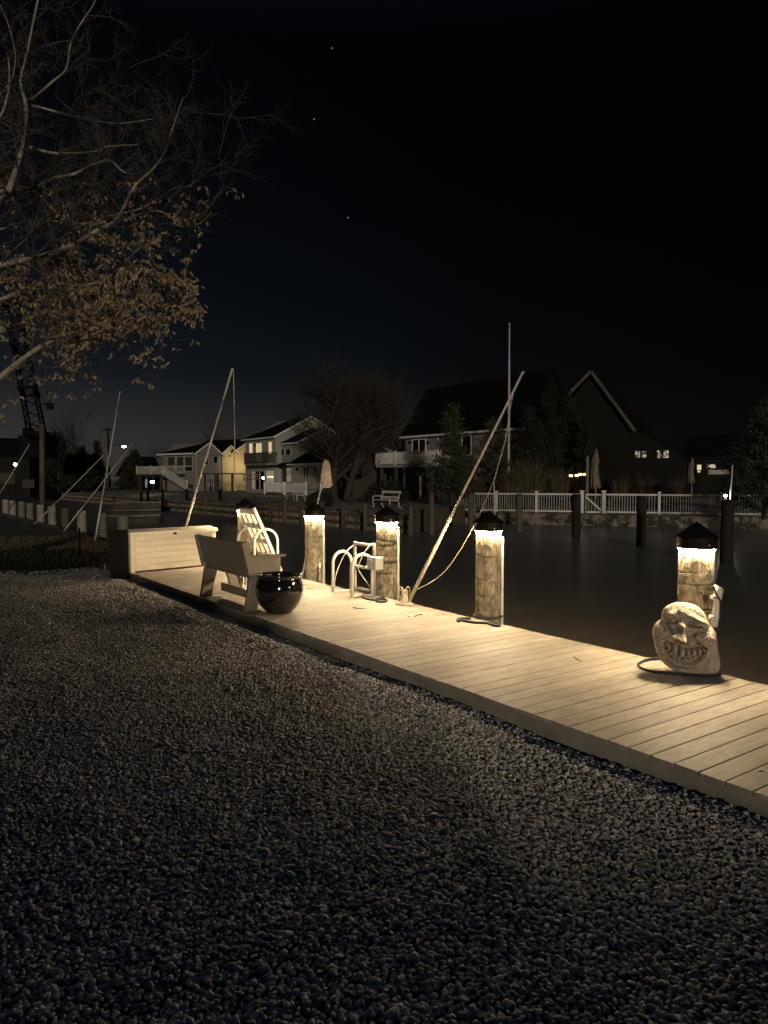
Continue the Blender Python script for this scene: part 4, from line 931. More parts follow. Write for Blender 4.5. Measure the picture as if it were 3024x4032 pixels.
# piles along the far left bulkhead
def post(name, px, ytop, Z, wpx, m, label, cat, group, zb=-2.5):
    tp = PD(px, ytop, Z); r = wpx*Z/F/2; c = MB(); n = 12
    c.tube([(tp.x, tp.y, zb), (tp.x, tp.y, WZ), (tp.x, tp.y, tp.z-.03), (tp.x, tp.y, tp.z)], [r*1.03, r*1.02, r, r*.85], n)
    return c.build(name, m, origin=(tp.x, tp.y, zb), label=label, cat=cat, group=group)
def on_w1(px):   # depth of the far left bulkhead line at this column
    return depth(PY(px, 2000, 20.9))
fp = [(700, 1960, 'far bank pile below the stairs of the leftmost house'), (812, 1955, 'far bank pile right of the slim whip pole'), (942, 1950, 'far bank pile above the ladder top'), (1000, 1952, 'far bank pile between the ladder and the dip net, left of the pair'),
      (1062, 1962, 'far bank pile left of the pole net, standing in front of the low white railing'), (1122, 1966, 'far bank pile below the farther white bench'), (1188, 1972, 'far bank pile directly left of the dip net pole'),
      (1268, 1975, 'far bank pile hidden partly by the cap beside the dip net'), (1350, 1978, 'far bank pile midway between the two white benches'), (1437, 1982, 'far bank pile under the left foot of the nearer white bench'),
      (1534, 1987, 'far bank pile under the nearer white bench, behind a lit cap'), (1618, 1990, 'far bank pile right of the nearer white bench, nearest the corner')]
for px, yt, lb in fp: post('bulkhead_pile', px, yt, on_w1(px)-.25, 16 if px > 1000 else 12, 'farwood', lb, 'pile', 'piles of the far bulkhead')
M['blackpile'] = mat('near black pile', (.018, .015, .012), .9, .4, 3)  # near-black tone for the right-hand mooring piles
for px, yt, Z, w_, lb in [(1700, 1936, 34.5, 21, 'tall mooring pile just left of where the whip pole collar crosses'), (1855, 1940, 37, 23, 'tall mooring pile between the whip pole and its curved rope'), (2045, 1944, 37, 25, 'tall mooring pile at the left end of the white fence'),
                       (2270, 1945, 33, 34, 'dark tall mooring pile just left of the white gate'), (2527, 1952, 29, 37, 'dark tall mooring pile near the middle of the picket fence'), (2866, 1968, 23, 50, 'widest dark mooring pile, right of the small bright lamp')]:
    post('mooring_pile', px, yt, Z, w_, 'farwood' if px < 2100 else 'blackpile', lb, 'pile', 'tall mooring piles in the canal')
# floating dock and stacked timbers at the left
t = thing('floating_dock', PD(540, 2020, 50), 'dark low floating dock with timber edges in the canal at left', 'floating dock')
for (x0, x1, y_, Z) in ((478, 597, 1978, 58), (486, 590, 2008, 52), (470, 580, 2030, 46)):
    a, b = PD(x0, y_, Z), PD(x1, y_, Z-3); c = MB(); c.beam(a, b, 1.6, .10); c.build('deck_section', 'stubwood', t)
    c = MB(); c.beam(a-Vector((0, 0, .3)), b-Vector((0, 0, .3)), 1.4, .4); c.build('float', 'farwood', t)
for px, yt, Z, lb in [(556, 1935, 62, 'thin dark pile left of the dark deck post, below the far stairs'), (582, 1920, 60, 'dark pile carrying a white marker at the far dock'), (640, 1925, 60, 'dark pile in front of the far stairs'), (735, 1925, 60, 'dark pile at the foot of the far stairs'), (866, 1928, 58, 'dark pile in front of the pergola')]:
    post('mooring_pile', px, yt, Z, 12, 'steel', lb, 'pile', 'dark piles in the far left canal')
# ------------------------------------------------------------------ picket fence on the right
fn = Vector((-(W3[1][1]-W3[0][1]), W3[1][0]-W3[0][0], 0)).normalized(); f_p0 = Vector((*W3[0], 0))+fn*.9
def onf(px, py=2000): return PN(px, py, f_p0, fn)
fl_ = (onf(2500)-onf(2000)).normalized()
def fence_run(x0, x1, ytop, posts, label, m='dirtwhite', base=-.5):
    a, b = onf(x0), onf(x1); t = thing('picket_fence', (a.x, a.y, base), label, 'fence', 'white picket fence along the block wall')
    zt_ = .62; n = max(2, int((b-a).length/.14)); a.z = b.z = 0
    c = MB()
    for k in range(1, n):
        p = a.lerp(b, k/n); c.beam(p+Vector((0, 0, base+.1)), p+Vector((0, 0, zt_-.05)), .066, .02, up=fl_)
    c.build('pickets', m, t)
    for zz_, h_ in ((zt_, .10), (base+.13, .09)):
        c = MB(); c.beam(a+Vector((0, 0, zz_-.03)), b+Vector((0, 0, zz_-.03)), .05, h_); c.build('rail', m, t)
    for px in posts:
        p = onf(px); p.z = 0; c = MB(); c.beam(p+Vector((0, 0, base)), p+Vector((0, 0, zt_+.10)), .13, .13, up=fl_)
        c.beam(p+Vector((0, 0, zt_+.10)), p+Vector((0, 0, zt_+.15)), .18, .18, up=fl_); c.build('post', m, t)
    return t
M['greyfence'] = mat('mottled grey fence', (.42, .385, .32), .8, .6, 1.5)  # darker, mottled grey for the railing's right end
M['midfence'] = mat('greyer vinyl fence', (.58, .55, .48), .7, .4, 1.5)
fence_run(1790, 2108, 0, [1955], 'dim left stretch of picket fence behind the conifers and ropes', 'midfence')  # outer stretches take a darker copy of the vinyl, painting in weaker light
fence_run(2112, 2284, 0, [2112], 'bright white picket stretch just left of the gate')
fence_run(2388, 2588, 0, [2596], 'bright white picket stretch just right of the gate')
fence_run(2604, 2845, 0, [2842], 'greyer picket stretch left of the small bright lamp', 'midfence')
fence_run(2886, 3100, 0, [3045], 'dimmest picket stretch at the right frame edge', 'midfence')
t = thing('garden_gate', onf(2330, 2040), 'white picket gate with a diagonal brace between two tall posts', 'gate')
a, b = onf(2306), onf(2366); a.z = b.z = 0
for px in (2292, 2378):
    p = onf(px); p.z = 0; c = MB(); c.beam(p+Vector((0, 0, -.52)), p+Vector((0, 0, .76)), .19, .19, up=fl_); c.beam(p+Vector((0, 0, .76)), p+Vector((0, 0, .82)), .27, .27, up=fl_); c.build('post', 'dirtwhite', t)
c = MB()
for k in range(6): p = a.lerp(b, k/5); c.beam(p+Vector((0, 0, -.4)), p+Vector((0, 0, .58)), .05 if 0 < k < 5 else .08, .02, up=fl_)
c.build('pickets', 'midfence', t)
c = MB(); c.beam(a+Vector((0, 0, .58)), b+Vector((0, 0, .58)), .06, .09); c.beam(a+Vector((0, 0, -.42)), b+Vector((0, 0, -.42)), .06, .1); c.build('rail', 'dirtwhite', t)
c = MB(); off = -fn*.03; c.beam(a+off+Vector((0, 0, .45)), b+off+Vector((0, 0, -.3)), .03, .09); c.build('diagonal_brace', 'dirtwhite', t)
# ------------------------------------------------------------------ houses
class House:
    def __init__(s, label, Z, Bp, Ap, wallm, e1=None, ybase=None, Yf=None):
        s.e1 = Vector(e1).normalized() if e1 else Vector((1, 0, 0)); s.e2 = Vector((-s.e1.y, s.e1.x, 0))
        if s.e2.dot(FW) < 0: s.e2 = -s.e2
        s.B = PD(Bp, 1883, Z) if Yf is None else PY(Bp, 1883, Yf); s.B.z = 0
        a = PN(Ap, 1883, s.B, s.e2); s.w = (s.B-a).dot(s.e1); s.A = s.B-s.e1*s.w
        s.t = thing('house', (s.B.x, s.B.y, GZ), label, 'house', None); s.m = wallm
    def front(s, px, py, off=0): q = PN(px, py, s.B-s.e2*off, s.e2); return (q-s.B).dot(s.e1), q.z
    def side(s, px, py, off=0): q = PN(px, py, s.B+s.e1*off, s.e1); return (q-s.B).dot(s.e2), q.z
    def pt(s, u, v, z): return s.B+s.e1*u+s.e2*v+Vector((0, 0, z))
    def blk(s, mb, u0, u1, v0, v1, z0, z1):
        c = [(u0, v0), (u1, v0), (u1, v1), (u0, v1)]; return mb.hexa([s.pt(u, v, z0) for u, v in c]+[s.pt(u, v, z1) for u, v in c])
    def body(s, depth_, ze, zr, ridge='side', rm='roof', oh=.35, trim='trim', hipl=0, u0=None, v0=0):
        u0 = -s.w if u0 is None else u0; s.d = depth_; c = MB()
        if ridge == 'side':      # ridge runs along the front, gables at the ends
            poly = [(v0, GZ-.5), (depth_, GZ-.5), (depth_, ze), (depth_/2+v0/2, zr), (v0, ze)]
            c.prism([s.pt(u0, v, z) for v, z in poly], s.e1*(-u0)); c.build('wall', s.m, s.t)
            sl = (zr-ze)/((depth_-v0)/2); th = .16; c = MB(); vm = (depth_+v0)/2
            for sg in (-1, 1):
                ve = v0-oh if sg < 0 else depth_+oh; zee = ze-sl*oh
                c.prism([s.pt(u0-oh, ve, zee+.01), s.pt(u0-oh+hipl, vm, zr+.01), s.pt(u0-oh+hipl, vm, zr+th), s.pt(u0-oh, ve, zee+th)], s.e1*(-u0+2*oh)) if not hipl else c.add(
                    [s.pt(u0-oh, ve, zee), s.pt(oh, ve, zee), s.pt(oh, vm, zr), s.pt(u0-oh+hipl, vm, zr), s.pt(u0-oh, ve, zee+th), s.pt(oh, ve, zee+th), s.pt(oh, vm, zr+th), s.pt(u0-oh+hipl, vm, zr+th)],
                    [(0, 1, 2, 3), (7, 6, 5, 4), (0, 1, 5, 4), (1, 2, 6, 5), (3, 0, 4, 7)])
            if hipl: c.add([s.pt(u0-oh, v0-oh, ze-sl*oh+th), s.pt(u0-oh, depth_+oh, ze-sl*oh+th), s.pt(u0-oh+hipl, vm, zr+th)], [(0, 1, 2)])
            rf = c.build('roof', rm, s.t)
            c = MB(); zee = ze-sl*oh
            c.beam(s.pt(u0-oh, v0-oh-.04, zee+.06), s.pt(oh, v0-oh-.04, zee+.06), .06, .16); c.build('gutter', trim, rf)
            c = MB()
            for ve in (v0-oh, depth_+oh): c.beam(s.pt(oh+.04, ve, zee+.05), s.pt(oh+.04, vm, zr+.05), .05, .2)
            c.build('rake_board', trim, rf)
        return s.t
    def win(s, x0, y0, x1, y1, m='glass', off=.0, face='front', name='window', frame=.08, mull=0, fm='trim'):
        if face == 'front':
            u0, za = s.front(x0, (y0+y1)/2, off); u1, _ = s.front(x1, (y0+y1)/2, off); _, z1 = s.front((x0+x1)/2, y0, off); _, z0 = s.front((x0+x1)/2, y1, off)
            bx = lambda a, b, c_, d_, e0, e1_: (a, b, -off-e1_, -off-e0, c_, d_)
        else:
            u0, _ = s.side(x0, (y0+y1)/2, off); u1, _ = s.side(x1, (y0+y1)/2, off); _, z1 = s.side((x0+x1)/2, y0, off); _, z0 = s.side((x0+x1)/2, y1, off)
            bx = lambda a, b, c_, d_, e0, e1_: (off+e0, off+e1_, a, b, c_, d_)
        c = MB(); f = frame
        for q in ((u0-f, u0, z0-f, z1+f), (u1, u1+f, z0-f, z1+f), (u0, u1, z1, z1+f), (u0, u1, z0-f, z0)): s.blk(c, *bx(q[0], q[1], q[2], q[3], 0, .07))
        for k in range(mull): um = u0+(u1-u0)*(k+1)/(mull+1); s.blk(c, *bx(um-f*.4, um+f*.4, z0, z1, 0, .065))
        w_ = c.build(name, fm, s.t); c = MB(); s.blk(c, *bx(u0, u1, z0, z1, 0, .03)); c.build('pane', m, w_); return w_
    def balcony(s, x0, x1, yr, yf, off, m='dirtwhite', slab='trim', post_n=5, step=.13, posts_down=True, floor_h=.2, name='balcony'):
        u0, zr = s.front(x0, yr, off); u1, _ = s.front(x1, yr, off); zf = s.front(x0, yf, off)[1]
        c = MB(); s.blk(c, u0, u1, -off, 0, zf-floor_h, zf); b = c.build(name, slab, s.t)
        c = MB(); n = int((u1-u0)/step)
        for k in range(n+1): u = u0+(u1-u0)*k/n; s.blk(c, u-.022, u+.022, -off, -off+.04, zf+.08, zr-.04)
        n2 = max(1, int(off/step))
        for k in range(n2): v = -off+off*k/n2; s.blk(c, u0-.02, u0+.02, v, v+.04, zf+.08, zr-.04); s.blk(c, u1-.02, u1+.02, v, v+.04, zf+.08, zr-.04)
        s.blk(c, u0, u1, -off-.02, -off+.06, zr-.05, zr+.02); s.blk(c, u0, u1, -off, -off+.05, zf+.05, zf+.11)
        s.blk(c, u0-.03, u0+.03, -off, 0, zr-.05, zr+.018); s.blk(c, u1-.03, u1+.03, -off, 0, zr-.05, zr+.018)
        for k in range(post_n): u = u0+(u1-u0)*k/(post_n-1); s.blk(c, u-.07, u+.07, -off-.03, -off+.11, zf, zr+.12)
        c.build('railing', m, b)
        if posts_down:
            c = MB()
            for k in range(4): c = MB(); u = u0+(u1-u0)*(k+.3)/4; s.blk(c, u-.1, u+.1, -off+.05, -off+.25, GZ-.3, zf-floor_h); c.build('support_post', 'sideD', b)
        return b
# nearest grey house with the white balcony
h = House('grey two-storey house with a long white railed balcony behind the conifers', None, 2066, 1597, 'sideG', Yf=37)
ze = h.front(1600, 1728)[1]+.55; h.body(5, ze, ze+3.6, trim='dirtwhite')
for o_ in list(h.t.children_recursive):
    if o_.name.startswith('rake_board'): bpy.data.objects.remove(o_)
c = MB(); c.prism([h.pt(.01, v, z) for v, z in ((-.02, GZ), (5.02, GZ), (5.02, ze), (2.5, ze+3.6), (-.02, ze))], h.e1*.04); c.build('side_shade', 'sideK', h.t)  # near-black sheet added so the gable end reads as unlit
h.win(1626, 1732, 1676, 1790, mull=1, name='sliding_door', fm='dirtwhite'); h.win(1726, 1717, 1741, 1729, fm='dirtwhite'); h.win(1822, 1716, 1855, 1790, name='sliding_door', mull=0, fm='dirtwhite')
h.balcony(1480, 1722, 1785, 1832, 2.6, post_n=4)
h.win(1644, 1850, 1670, 1948, m='trim', name='door', frame=.05); h.win(1556, 1848, 1572, 1885, frame=.05, fm='sideG')
for x_ in (1612, 1682): h.win(x_, 1738, x_+5, 1748, m='steel', name='wall_light', frame=.02, fm='steel')
for x_ in (1610, 1645, 1700, 1745):
    c = MB(); u_, _ = h.front(x_, 1900, 1.2); h.blk(c, u_-.12, u_+.12, -1.4, -1.15, GZ-.3, 3); c.build('porch_post', 'sideD', h.t)
# dark cottage with its gable towards us
h = House('dim low cottage showing its gable end behind the double-trunked tree', None, 1390, 1336, 'sideD', Yf=33)
zc = h.side(1473, 1744)[1]; ze = h.side(1392, 1786)[1]; dd = h.side(1545, 1883)[0]; h.body(dd, ze, zc, trim='sideG', oh=.25)
h.win(1400, 1835, 1424, 1885, face='side', m='sideK', name='door', frame=.04, fm='sideD'); h.win(1462, 1800, 1478, 1822, face='side', frame=.04, fm='sideD', name='vent')
# long low extension
h = House('long low pale extension with a dark shingled roof and slim window', None, 1318, 1150, 'sideW', Yf=34)
ze = h.front(1318, 1826)[1]+.15; zr = 4.9; h.body(7.5, ze, zr, trim='dirtwhite')
h.win(1197, 1842, 1204, 1878, frame=.05); h.win(1208, 1842, 1215, 1878, frame=.05); h.win(1303, 1838, 1310, 1865, frame=.05)
for x_ in (1168, 1240): h.win(x_, 1843, x_+6, 1853, m='steel', name='wall_lantern', frame=.02, fm='steel')
# pale gabled house
h = House('pale two-storey house whose wide gable faces right above the low extension', None, 1172, 1083, 'sideG', Yf=37)
ze = h.front(1165, 1751)[1]+.25; dd = h.side(1380, 1883)[0]; zc = h.side(1284, 1690)[1]; h.body(dd, ze, zc, trim='dirtwhite')
h.m = 'sideW'; c = MB(); h.blk(c, -h.w, 0, -.06, -.01, GZ, ze); c.build('front_cladding', 'sideW', h.t)
h.win(1103, 1769, 1121, 1792, off=.06); h.win(1126, 1769, 1145, 1791, off=.06); h.win(1272, 1727, 1307, 1743, face='side', frame=.05)
h.win(1094, 1846, 1110, 1897, off=.06); h.win(1112, 1844, 1129, 1897, off=.06); h.win(1131, 1843, 1150, 1896, off=.06, m='winD')
c = MB(); u0, z0 = h.front(1090, 1838, .06); u1, z1 = h.front(1149, 1820, .06)
c.add([h.pt(u0, -.07, z1), h.pt(u1, -.07, z1), h.pt(u1+.25, -1.1, z0), h.pt(u0-.25, -1.1, z0), h.pt(u0, -.07, z0), h.pt(u1, -.07, z0)], [(0, 1, 2, 3), (0, 3, 4), (1, 5, 2), (4, 3, 2, 5)]); c.build('awning', 'roof', h.t)
h.win(1091, 1776, 1096, 1788, off=.06, m='steel', name='wall_lantern', frame=.02, fm='steel'); h.win(1082, 1848, 1089, 1860, off=.06, m='steel', name='wall_lantern', frame=.02, fm='steel')
# house with lit upper windows and dark balcony
h = House('tall house with three warm lit upper windows and a small dark balcony', None, 1085, 968, 'sideW', Yf=36.2)
ze = h.front(1080, 1729)[1]+.3; zp = h.front(1120, 1668)[1]+1.0
h.body(8.5, ze, zp, trim='dirtwhite', hipl=4.2)
h.win(983, 1746, 996, 1784, m='winW', mull=0); h.win(1010, 1745, 1032, 1818, m='winW', mull=1, name='balcony_door'); h.win(1059, 1740, 1072, 1785, m='winW')
for x_ in (1002, ): h.win(x_, 1748, x_+4, 1757, m='steel', name='wall_lantern', frame=.02, fm='steel')
h.balcony(963, 1050, 1786, 1826, 1.3, m='sideD', slab='sideG', post_n=2, posts_down=False)
h.win(995, 1858, 1004, 1925, m='winD'); h.win(1008, 1856, 1022, 1927, m='glass', name='glass_door'); h.win(1026, 1856, 1042, 1927, m='glass', name='glass_door'); h.win(1050, 1853, 1080, 1900, m='winD', name='picture_window', mull=1)
for k, x_ in enumerate((1056, 1064, 1072)):
    u_, z_ = h.front(x_, 1878, .15); c = MB(); q = h.pt(u_, -.15, z_); c.lathe([(0, -.07), (.07, -.03), (.08, .03), (0, .07)], q, 8); c.build('porch_light', 'bulb', h.t)
# cream house lit by a wall lamp
e1h = RT*.80-FW*.6
h = House('cream gabled house whose side wall is flooded with warm light', 98, 876, 842, 'sideY', e1=e1h)
ze = h.side(900, 1783)[1]; dd = h.side(1010, 1883)[0]
h.body(dd*.42, ze-.05, ze+.9, trim='trim', oh=.25)
c = MB(); v1 = h.side(918, 1883)[0]; vend = h.side(985, 1883)[0]; zq = h.side(977, 1742)[1]
c.prism([h.pt(-5, v1, GZ), h.pt(-5, dd, GZ), h.pt(-5, dd, zq+.3), h.pt(-5, vend, zq+.3), h.pt(-5, v1, ze)], h.e1*5.01); c.build('rear_wall', 'sideY', h.t)
c = MB(); c.prism([h.pt(-9, v1-.3, ze-.05), h.pt(-9, vend, zq+.35), h.pt(-9, vend, zq+.55), h.pt(-9, v1-.3, ze+.15)], h.e1*9.3); c.build('roof', 'roof', h.t)
c = MB(); c.beam(h.pt(.32, v1-.3, ze+.02), h.pt(.32, vend, zq+.4), .05, .2); c.build('rake_board', 'trim', h.t)
h.win(901, 1794, 908, 1799, face='side', m='steel', name='vent', frame=.02, fm='sideY'); h.win(980, 1835, 990, 1860, face='side', m='winD', frame=.05)
lp = h.pt(.9, h.side(958, 1842)[0]-.3, h.side(958, 1846)[1]); c = MB(); c.lathe([(0, -.06), (.05, -.03), (.05, .03), (0, .06)], lp, 8)
wl = c.build('wall_lamp', lampmat('wall lamp glow', (1, .72, .36), 260), h.t)
ld = bpy.data.lights.new('wall_lamp_light', 'SPOT'); ld.energy = 380; ld.color = (1, .76, .38); ld.spot_size = R(150); ld.shadow_soft_size = .15
lo_ = bpy.data.objects.new('wall_lamp_light', ld); sc.collection.objects.link(lo_); lo_.location = h.pt(2.6, h.side(925, 1883)[0], 3.2)
lo_.rotation_euler = (h.pt(0, h.side(925, 1883)[0], 3.0)-lo_.location).to_track_quat('-Z', 'Y').to_euler()
# leftmost house with screened porch, deck and stairs
e1h = RT*.79-FW*.61
h = House('small house with a screened upstairs porch, white deck and stairs at left', 93, 771, 641, 'sideG', e1=e1h)
ze = h.front(652, 1790)[1]; dd = h.side(872, 1883)[0]; zc = h.side(829, 1744)[1]
c = MB(); h.d = dd
c.prism([h.pt(-h.w, 0, GZ), h.pt(-h.w, dd, GZ), h.pt(-h.w, dd, ze), h.pt(-h.w, dd/2, zc), h.pt(-h.w, 0, ze)], h.e1*h.w); c.build('wall', 'sideG', h.t)
c = MB(); dp = 5; c.add([h.pt(-h.w-.5, -.5, ze), h.pt(.2, -.5, ze), h.pt(.25, dd/2, zc+.1), h.pt(-h.w+.8, dd/2+1.6, zc+.1), h.pt(.25, dd+.4, ze-.2), h.pt(-h.w-.5, dd+4, ze)], [(0, 1, 2, 3), (3, 2, 4, 5), (0, 3, 5), (0, 5, 4, 1)])
rf = c.build('roof', 'roof', h.t)
c = MB(); c.beam(h.pt(-h.w-.5, -.55, ze), h.pt(.2, -.55, ze), .06, .2); c.beam(h.pt(.3, -.4, ze-.1), h.pt(.3, dd/2, zc), .06, .2); c.beam(h.pt(.3, dd+.4, ze-.3), h.pt(.3, dd/2, zc), .06, .2); c.build('gutter', 'dirtwhite', rf)
for x0, x1 in ((662, 690), (698, 724), (730, 758)): h.win(x0, 1799, x1, 1833, name='porch_screen', frame=.06, fm='trim', m='sideD'); h.win(x0, 1838, x1, 1854, name='porch_screen', frame=.06, fm='trim', m='sideK')
h.win(807, 1797, 818, 1828, face='side', frame=.05); h.win(840, 1797, 855, 1823, face='side', frame=.05)
c = MB(); c.beam(h.pt(.1, .05, ze), h.pt(.1, .05, 0), .12, .12, up=h.e1); c.build('downpipe', 'trim', h.t)
h.balcony(537, 648, 1838, 1868, 3.2, post_n=3, step=.16, slab='sideD', posts_down=True, m='midfence', name='deck')
u0, z0 = h.front(648, 1868, 3.2); u1, z1 = h.front(748, 1931, 3.2)
c = MB(); c.beam(h.pt(u0, -3.2, z0), h.pt(u1, -3.2, z1), .9, .15); st = c.build('stairs', 'sideG', h.t)
c = MB(); c.beam(h.pt(u0, -3.65, z0+1.05), h.pt(u1, -3.65, z1+1.05), .06, .09)
for k in range(32): u = u0+(u1-u0)*k/31; z = z0+(z1-z0)*k/31; h.blk(c, u-.03, u+.03, -3.68, -3.63, z+.05, z+1.05)
h.blk(c, u1-.09, u1+.09, -3.75, -3.57, z1-.1, z1+1.3); c.build('stair_railing', 'midfence', st)
# pergola and small fence by the middle houses
t = thing('pergola', PD(860, 1930, 88), 'dark timber pergola between the left house and the cream wall', 'pergola')
zt_ = PD(860, 1868, 88).z
for x_ in (808, 850, 858, 915):
    c = MB(); p = PD(x_, 1900, 88); c.beam((p.x, p.y, GZ), (p.x, p.y, zt_), .22, .22, up=(0, 1, 0)); c.build('post', 'sideD', t)
c = MB(); a, b = PD(796, 1864, 88), PD(978, 1866, 88); c.beam(a, b, 1.8, .15); c.build('top', 'sideD', t)
c = MB()
for k in range(9): p = PD(806+k*9, 1870, 88.5); q = PD(806+k*9, 1918, 88.5); c.beam(q, p, .1, .05, up=RT)
c.build('screen', 'midfence', t)
def railing(x0, x1, yt, yb, Z0, Z1, label, step, m='dirtwhite', posts=3):
    a0, a1 = PD(x0, yt, Z0), PD(x1, yt, Z1); zb0, zb1 = PD(x0, yb, Z0).z, PD(x1, yb, Z1).z; t = thing('railing_fence', (a0.x, a0.y, zb0), label, 'fence')
    n = int((a1-a0).length/step); c = MB()
    for k in range(n+1): p = a0.lerp(a1, k/n); zb_ = zb0+(zb1-zb0)*k/n; c.beam((p.x, p.y, zb_+.06), (p.x, p.y, p.z-.03), .05, .04, up=(0, 1, 0))
    c.build('balusters', m, t); c = MB(); c.beam(a0, a1, .07, .08); c.beam(Vector((a0.x, a0.y, zb0+.08)), Vector((a1.x, a1.y, zb1+.08)), .06, .07); c.build('rail', m, t)
    for k in range(posts):
        p = a0.lerp(a1, k/(posts-1)); c = MB(); c.beam((p.x, p.y, zb0-.2), (p.x, p.y, p.z+.14), .15, .15, up=(0, 1, 0)); c.build('post', m, t)
railing(1040, 1203, 1903, 1938, 72, 67, 'low white railing in front of the pale houses, left of the dip net', .17)
railing(1205, 1262, 1901, 1926, 68, 66.5, 'dim low railing joining the white railing on its right', .17, 'greyfence', 2)
railing(962, 1035, 1868, 1888, 84, 82, 'pale slatted screen below the lit side wall', .3, 'sideY', 2)
# dark house at the right
eR = Vector((.83, .556, 0)); 
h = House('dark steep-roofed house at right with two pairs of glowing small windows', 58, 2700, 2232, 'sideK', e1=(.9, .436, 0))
ap = h.front(2333, 1465); lf_ = h.front(2222, 1578); rt__ = h.front(2496, 1690); u0 = -h.w
c = MB(); c.prism([h.pt(u0, 0, GZ-.5), h.pt(0, 0, GZ-.5), h.pt(0, 0, rt__[1]-2.5), h.pt(rt__[0], 0, rt__[1]), h.pt(ap[0], 0, ap[1]-.1), h.pt(u0, 0, lf_[1]-.2)], h.e2*8); c.build('wall', 'sideK', h.t)
c = MB()
for (ua, za, ub, zb_) in ((lf_[0]-.3, lf_[1]-.3, ap[0], ap[1]), (ap[0], ap[1], rt__[0]+.2, rt__[1]-.2)):
    c.prism([h.pt(ua, -.5, za), h.pt(ub, -.5, zb_), h.pt(ub, -.5, zb_+.2), h.pt(ua, -.5, za+.2)], h.e2*9)
rf = c.build('roof', 'roof', h.t); c = MB()
c.beam(h.pt(lf_[0]-.3, -.53, lf_[1]-.3), h.pt(ap[0], -.53, ap[1]), .06, .24); c.beam(h.pt(ap[0], -.53, ap[1]), h.pt(rt__[0]+.2, -.53, rt__[1]-.2), .06, .24); c.build('rake_board', 'farwood', rf)
M['winM'] = mat('lit mottled window', (.02, .02, .02), .5, 0, 1); tt_ = M['winM'].node_tree; bs = tt_.nodes['Principled BSDF']
nz_ = N(tt_, 'ShaderNodeTexNoise'); nz_.inputs['Scale'].default_value = 4.5; nz_.inputs['Detail'].default_value = 3; gc_ = N(tt_, 'ShaderNodeTexCoord'); tt_.links.new(gc_.outputs['Object'], nz_.inputs[0])
rp_ = N(tt_, 'ShaderNodeMapRange'); tt_.links.new(nz_.outputs[0], rp_.inputs[0]); rp_.inputs[1].default_value = .45; rp_.inputs[2].default_value = .6; rp_.inputs[3].default_value = .02; rp_.inputs[4].default_value = .5
tt_.links.new(rp_.outputs[0], bs.inputs['Emission Strength']); bs.inputs['Emission Color'].default_value = (1, .85, .58, 1)
for x0, x1, y0, y1 in ((2501, 2521, 1776, 1802), (2527, 2545, 1776, 1802), (2587, 2605, 1774, 1804), (2612, 2633, 1772, 1803)): h.win(x0, y0, x1, y1, m='winM', frame=.04, fm='sideK')
h.win(2745, 1830, 2762, 1850, m='winW', frame=.05, fm='sideK'); h.win(2747, 1853, 2758, 1860, m='winW', frame=.03, fm='sideK'); h.win(2784, 1828, 2818, 1843, m='winM', frame=.04, fm='sideK')
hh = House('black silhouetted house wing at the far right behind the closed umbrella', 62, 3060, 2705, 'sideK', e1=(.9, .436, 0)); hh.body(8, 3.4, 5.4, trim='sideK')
t = thing('lattice_screen', PD(2845, 1870, 50), 'dim lattice panel beside the right house windows', 'lattice')
c = MB()
for k in range(13):
    x_ = 2788+k*6; c.beam(PD(x_, 1850, 50), PD(x_+14, 1868, 50), .05, .05, up=FW); c.beam(PD(x_+14, 1850, 50), PD(x_, 1868, 50), .05, .05, up=FW)
c.build('lattice', 'midfence', t)
# ------------------------------------------------------------------ far park benches
def park_bench(c, rot, label):
    t = thing('park_bench', c, label, 'bench', 'white park benches on the far lawn'); c = Vector(c); L_ = 1.75
    ex = Vector((math.cos(rot), math.sin(rot), 0)); ey = Vector((-ex.y, ex.x, 0))
    def q(u, v, z): return c+ex*u+ey*v+Vector((0, 0, z))
    for nm, v0, z0, v1, z1, k in (('seat', -.28, .43, .16, .43, 4), ('backrest', .26, .56, .36, .86, 2)):
        mb = MB()
        for i in range(k):
            f_ = i/(k-1); v = v0+(v1-v0)*f_; z = z0+(z1-z0)*f_
            mb.beam(q(-L_/2, v, z), q(L_/2, v, z), .09 if nm == 'seat' else .03, .03 if nm == 'seat' else .13)
        mb.build(nm, 'dirtwhite', t)
    for sg in (-1, 1):
        mb = MB(); u = sg*(L_/2-.08)
        mb.tube(smoothpts([q(u, -.38, 0), q(u, -.27, .12), q(u, -.33, .3), q(u, -.30, .42), q(u, 0, .40), q(u, .2, .42), q(u, .3, .65), q(u, .40, .92)], 4), .035, 6)
        mb.tube(smoothpts([q(u, .42, 0), q(u, .30, .12), q(u, .28, .3), q(u, .18, .41)], 4), .035, 6)
        mb.tube(smoothpts([q(u, -.30, .42), q(u, -.34, .58), q(u, -.1, .64), q(u, .28, .62)], 4), .03, 6)
        mb.build('iron_end', 'midfence', t)
    return t
pb1 = P(1520, 1999, GZ); park_bench(pb1, 0, 'nearer white park bench on the far lawn, above a lit piling cap')
pb2 = P(1163, 1972, GZ); park_bench(pb2, 0, 'farther white park bench on the far lawn, left of the dip net')
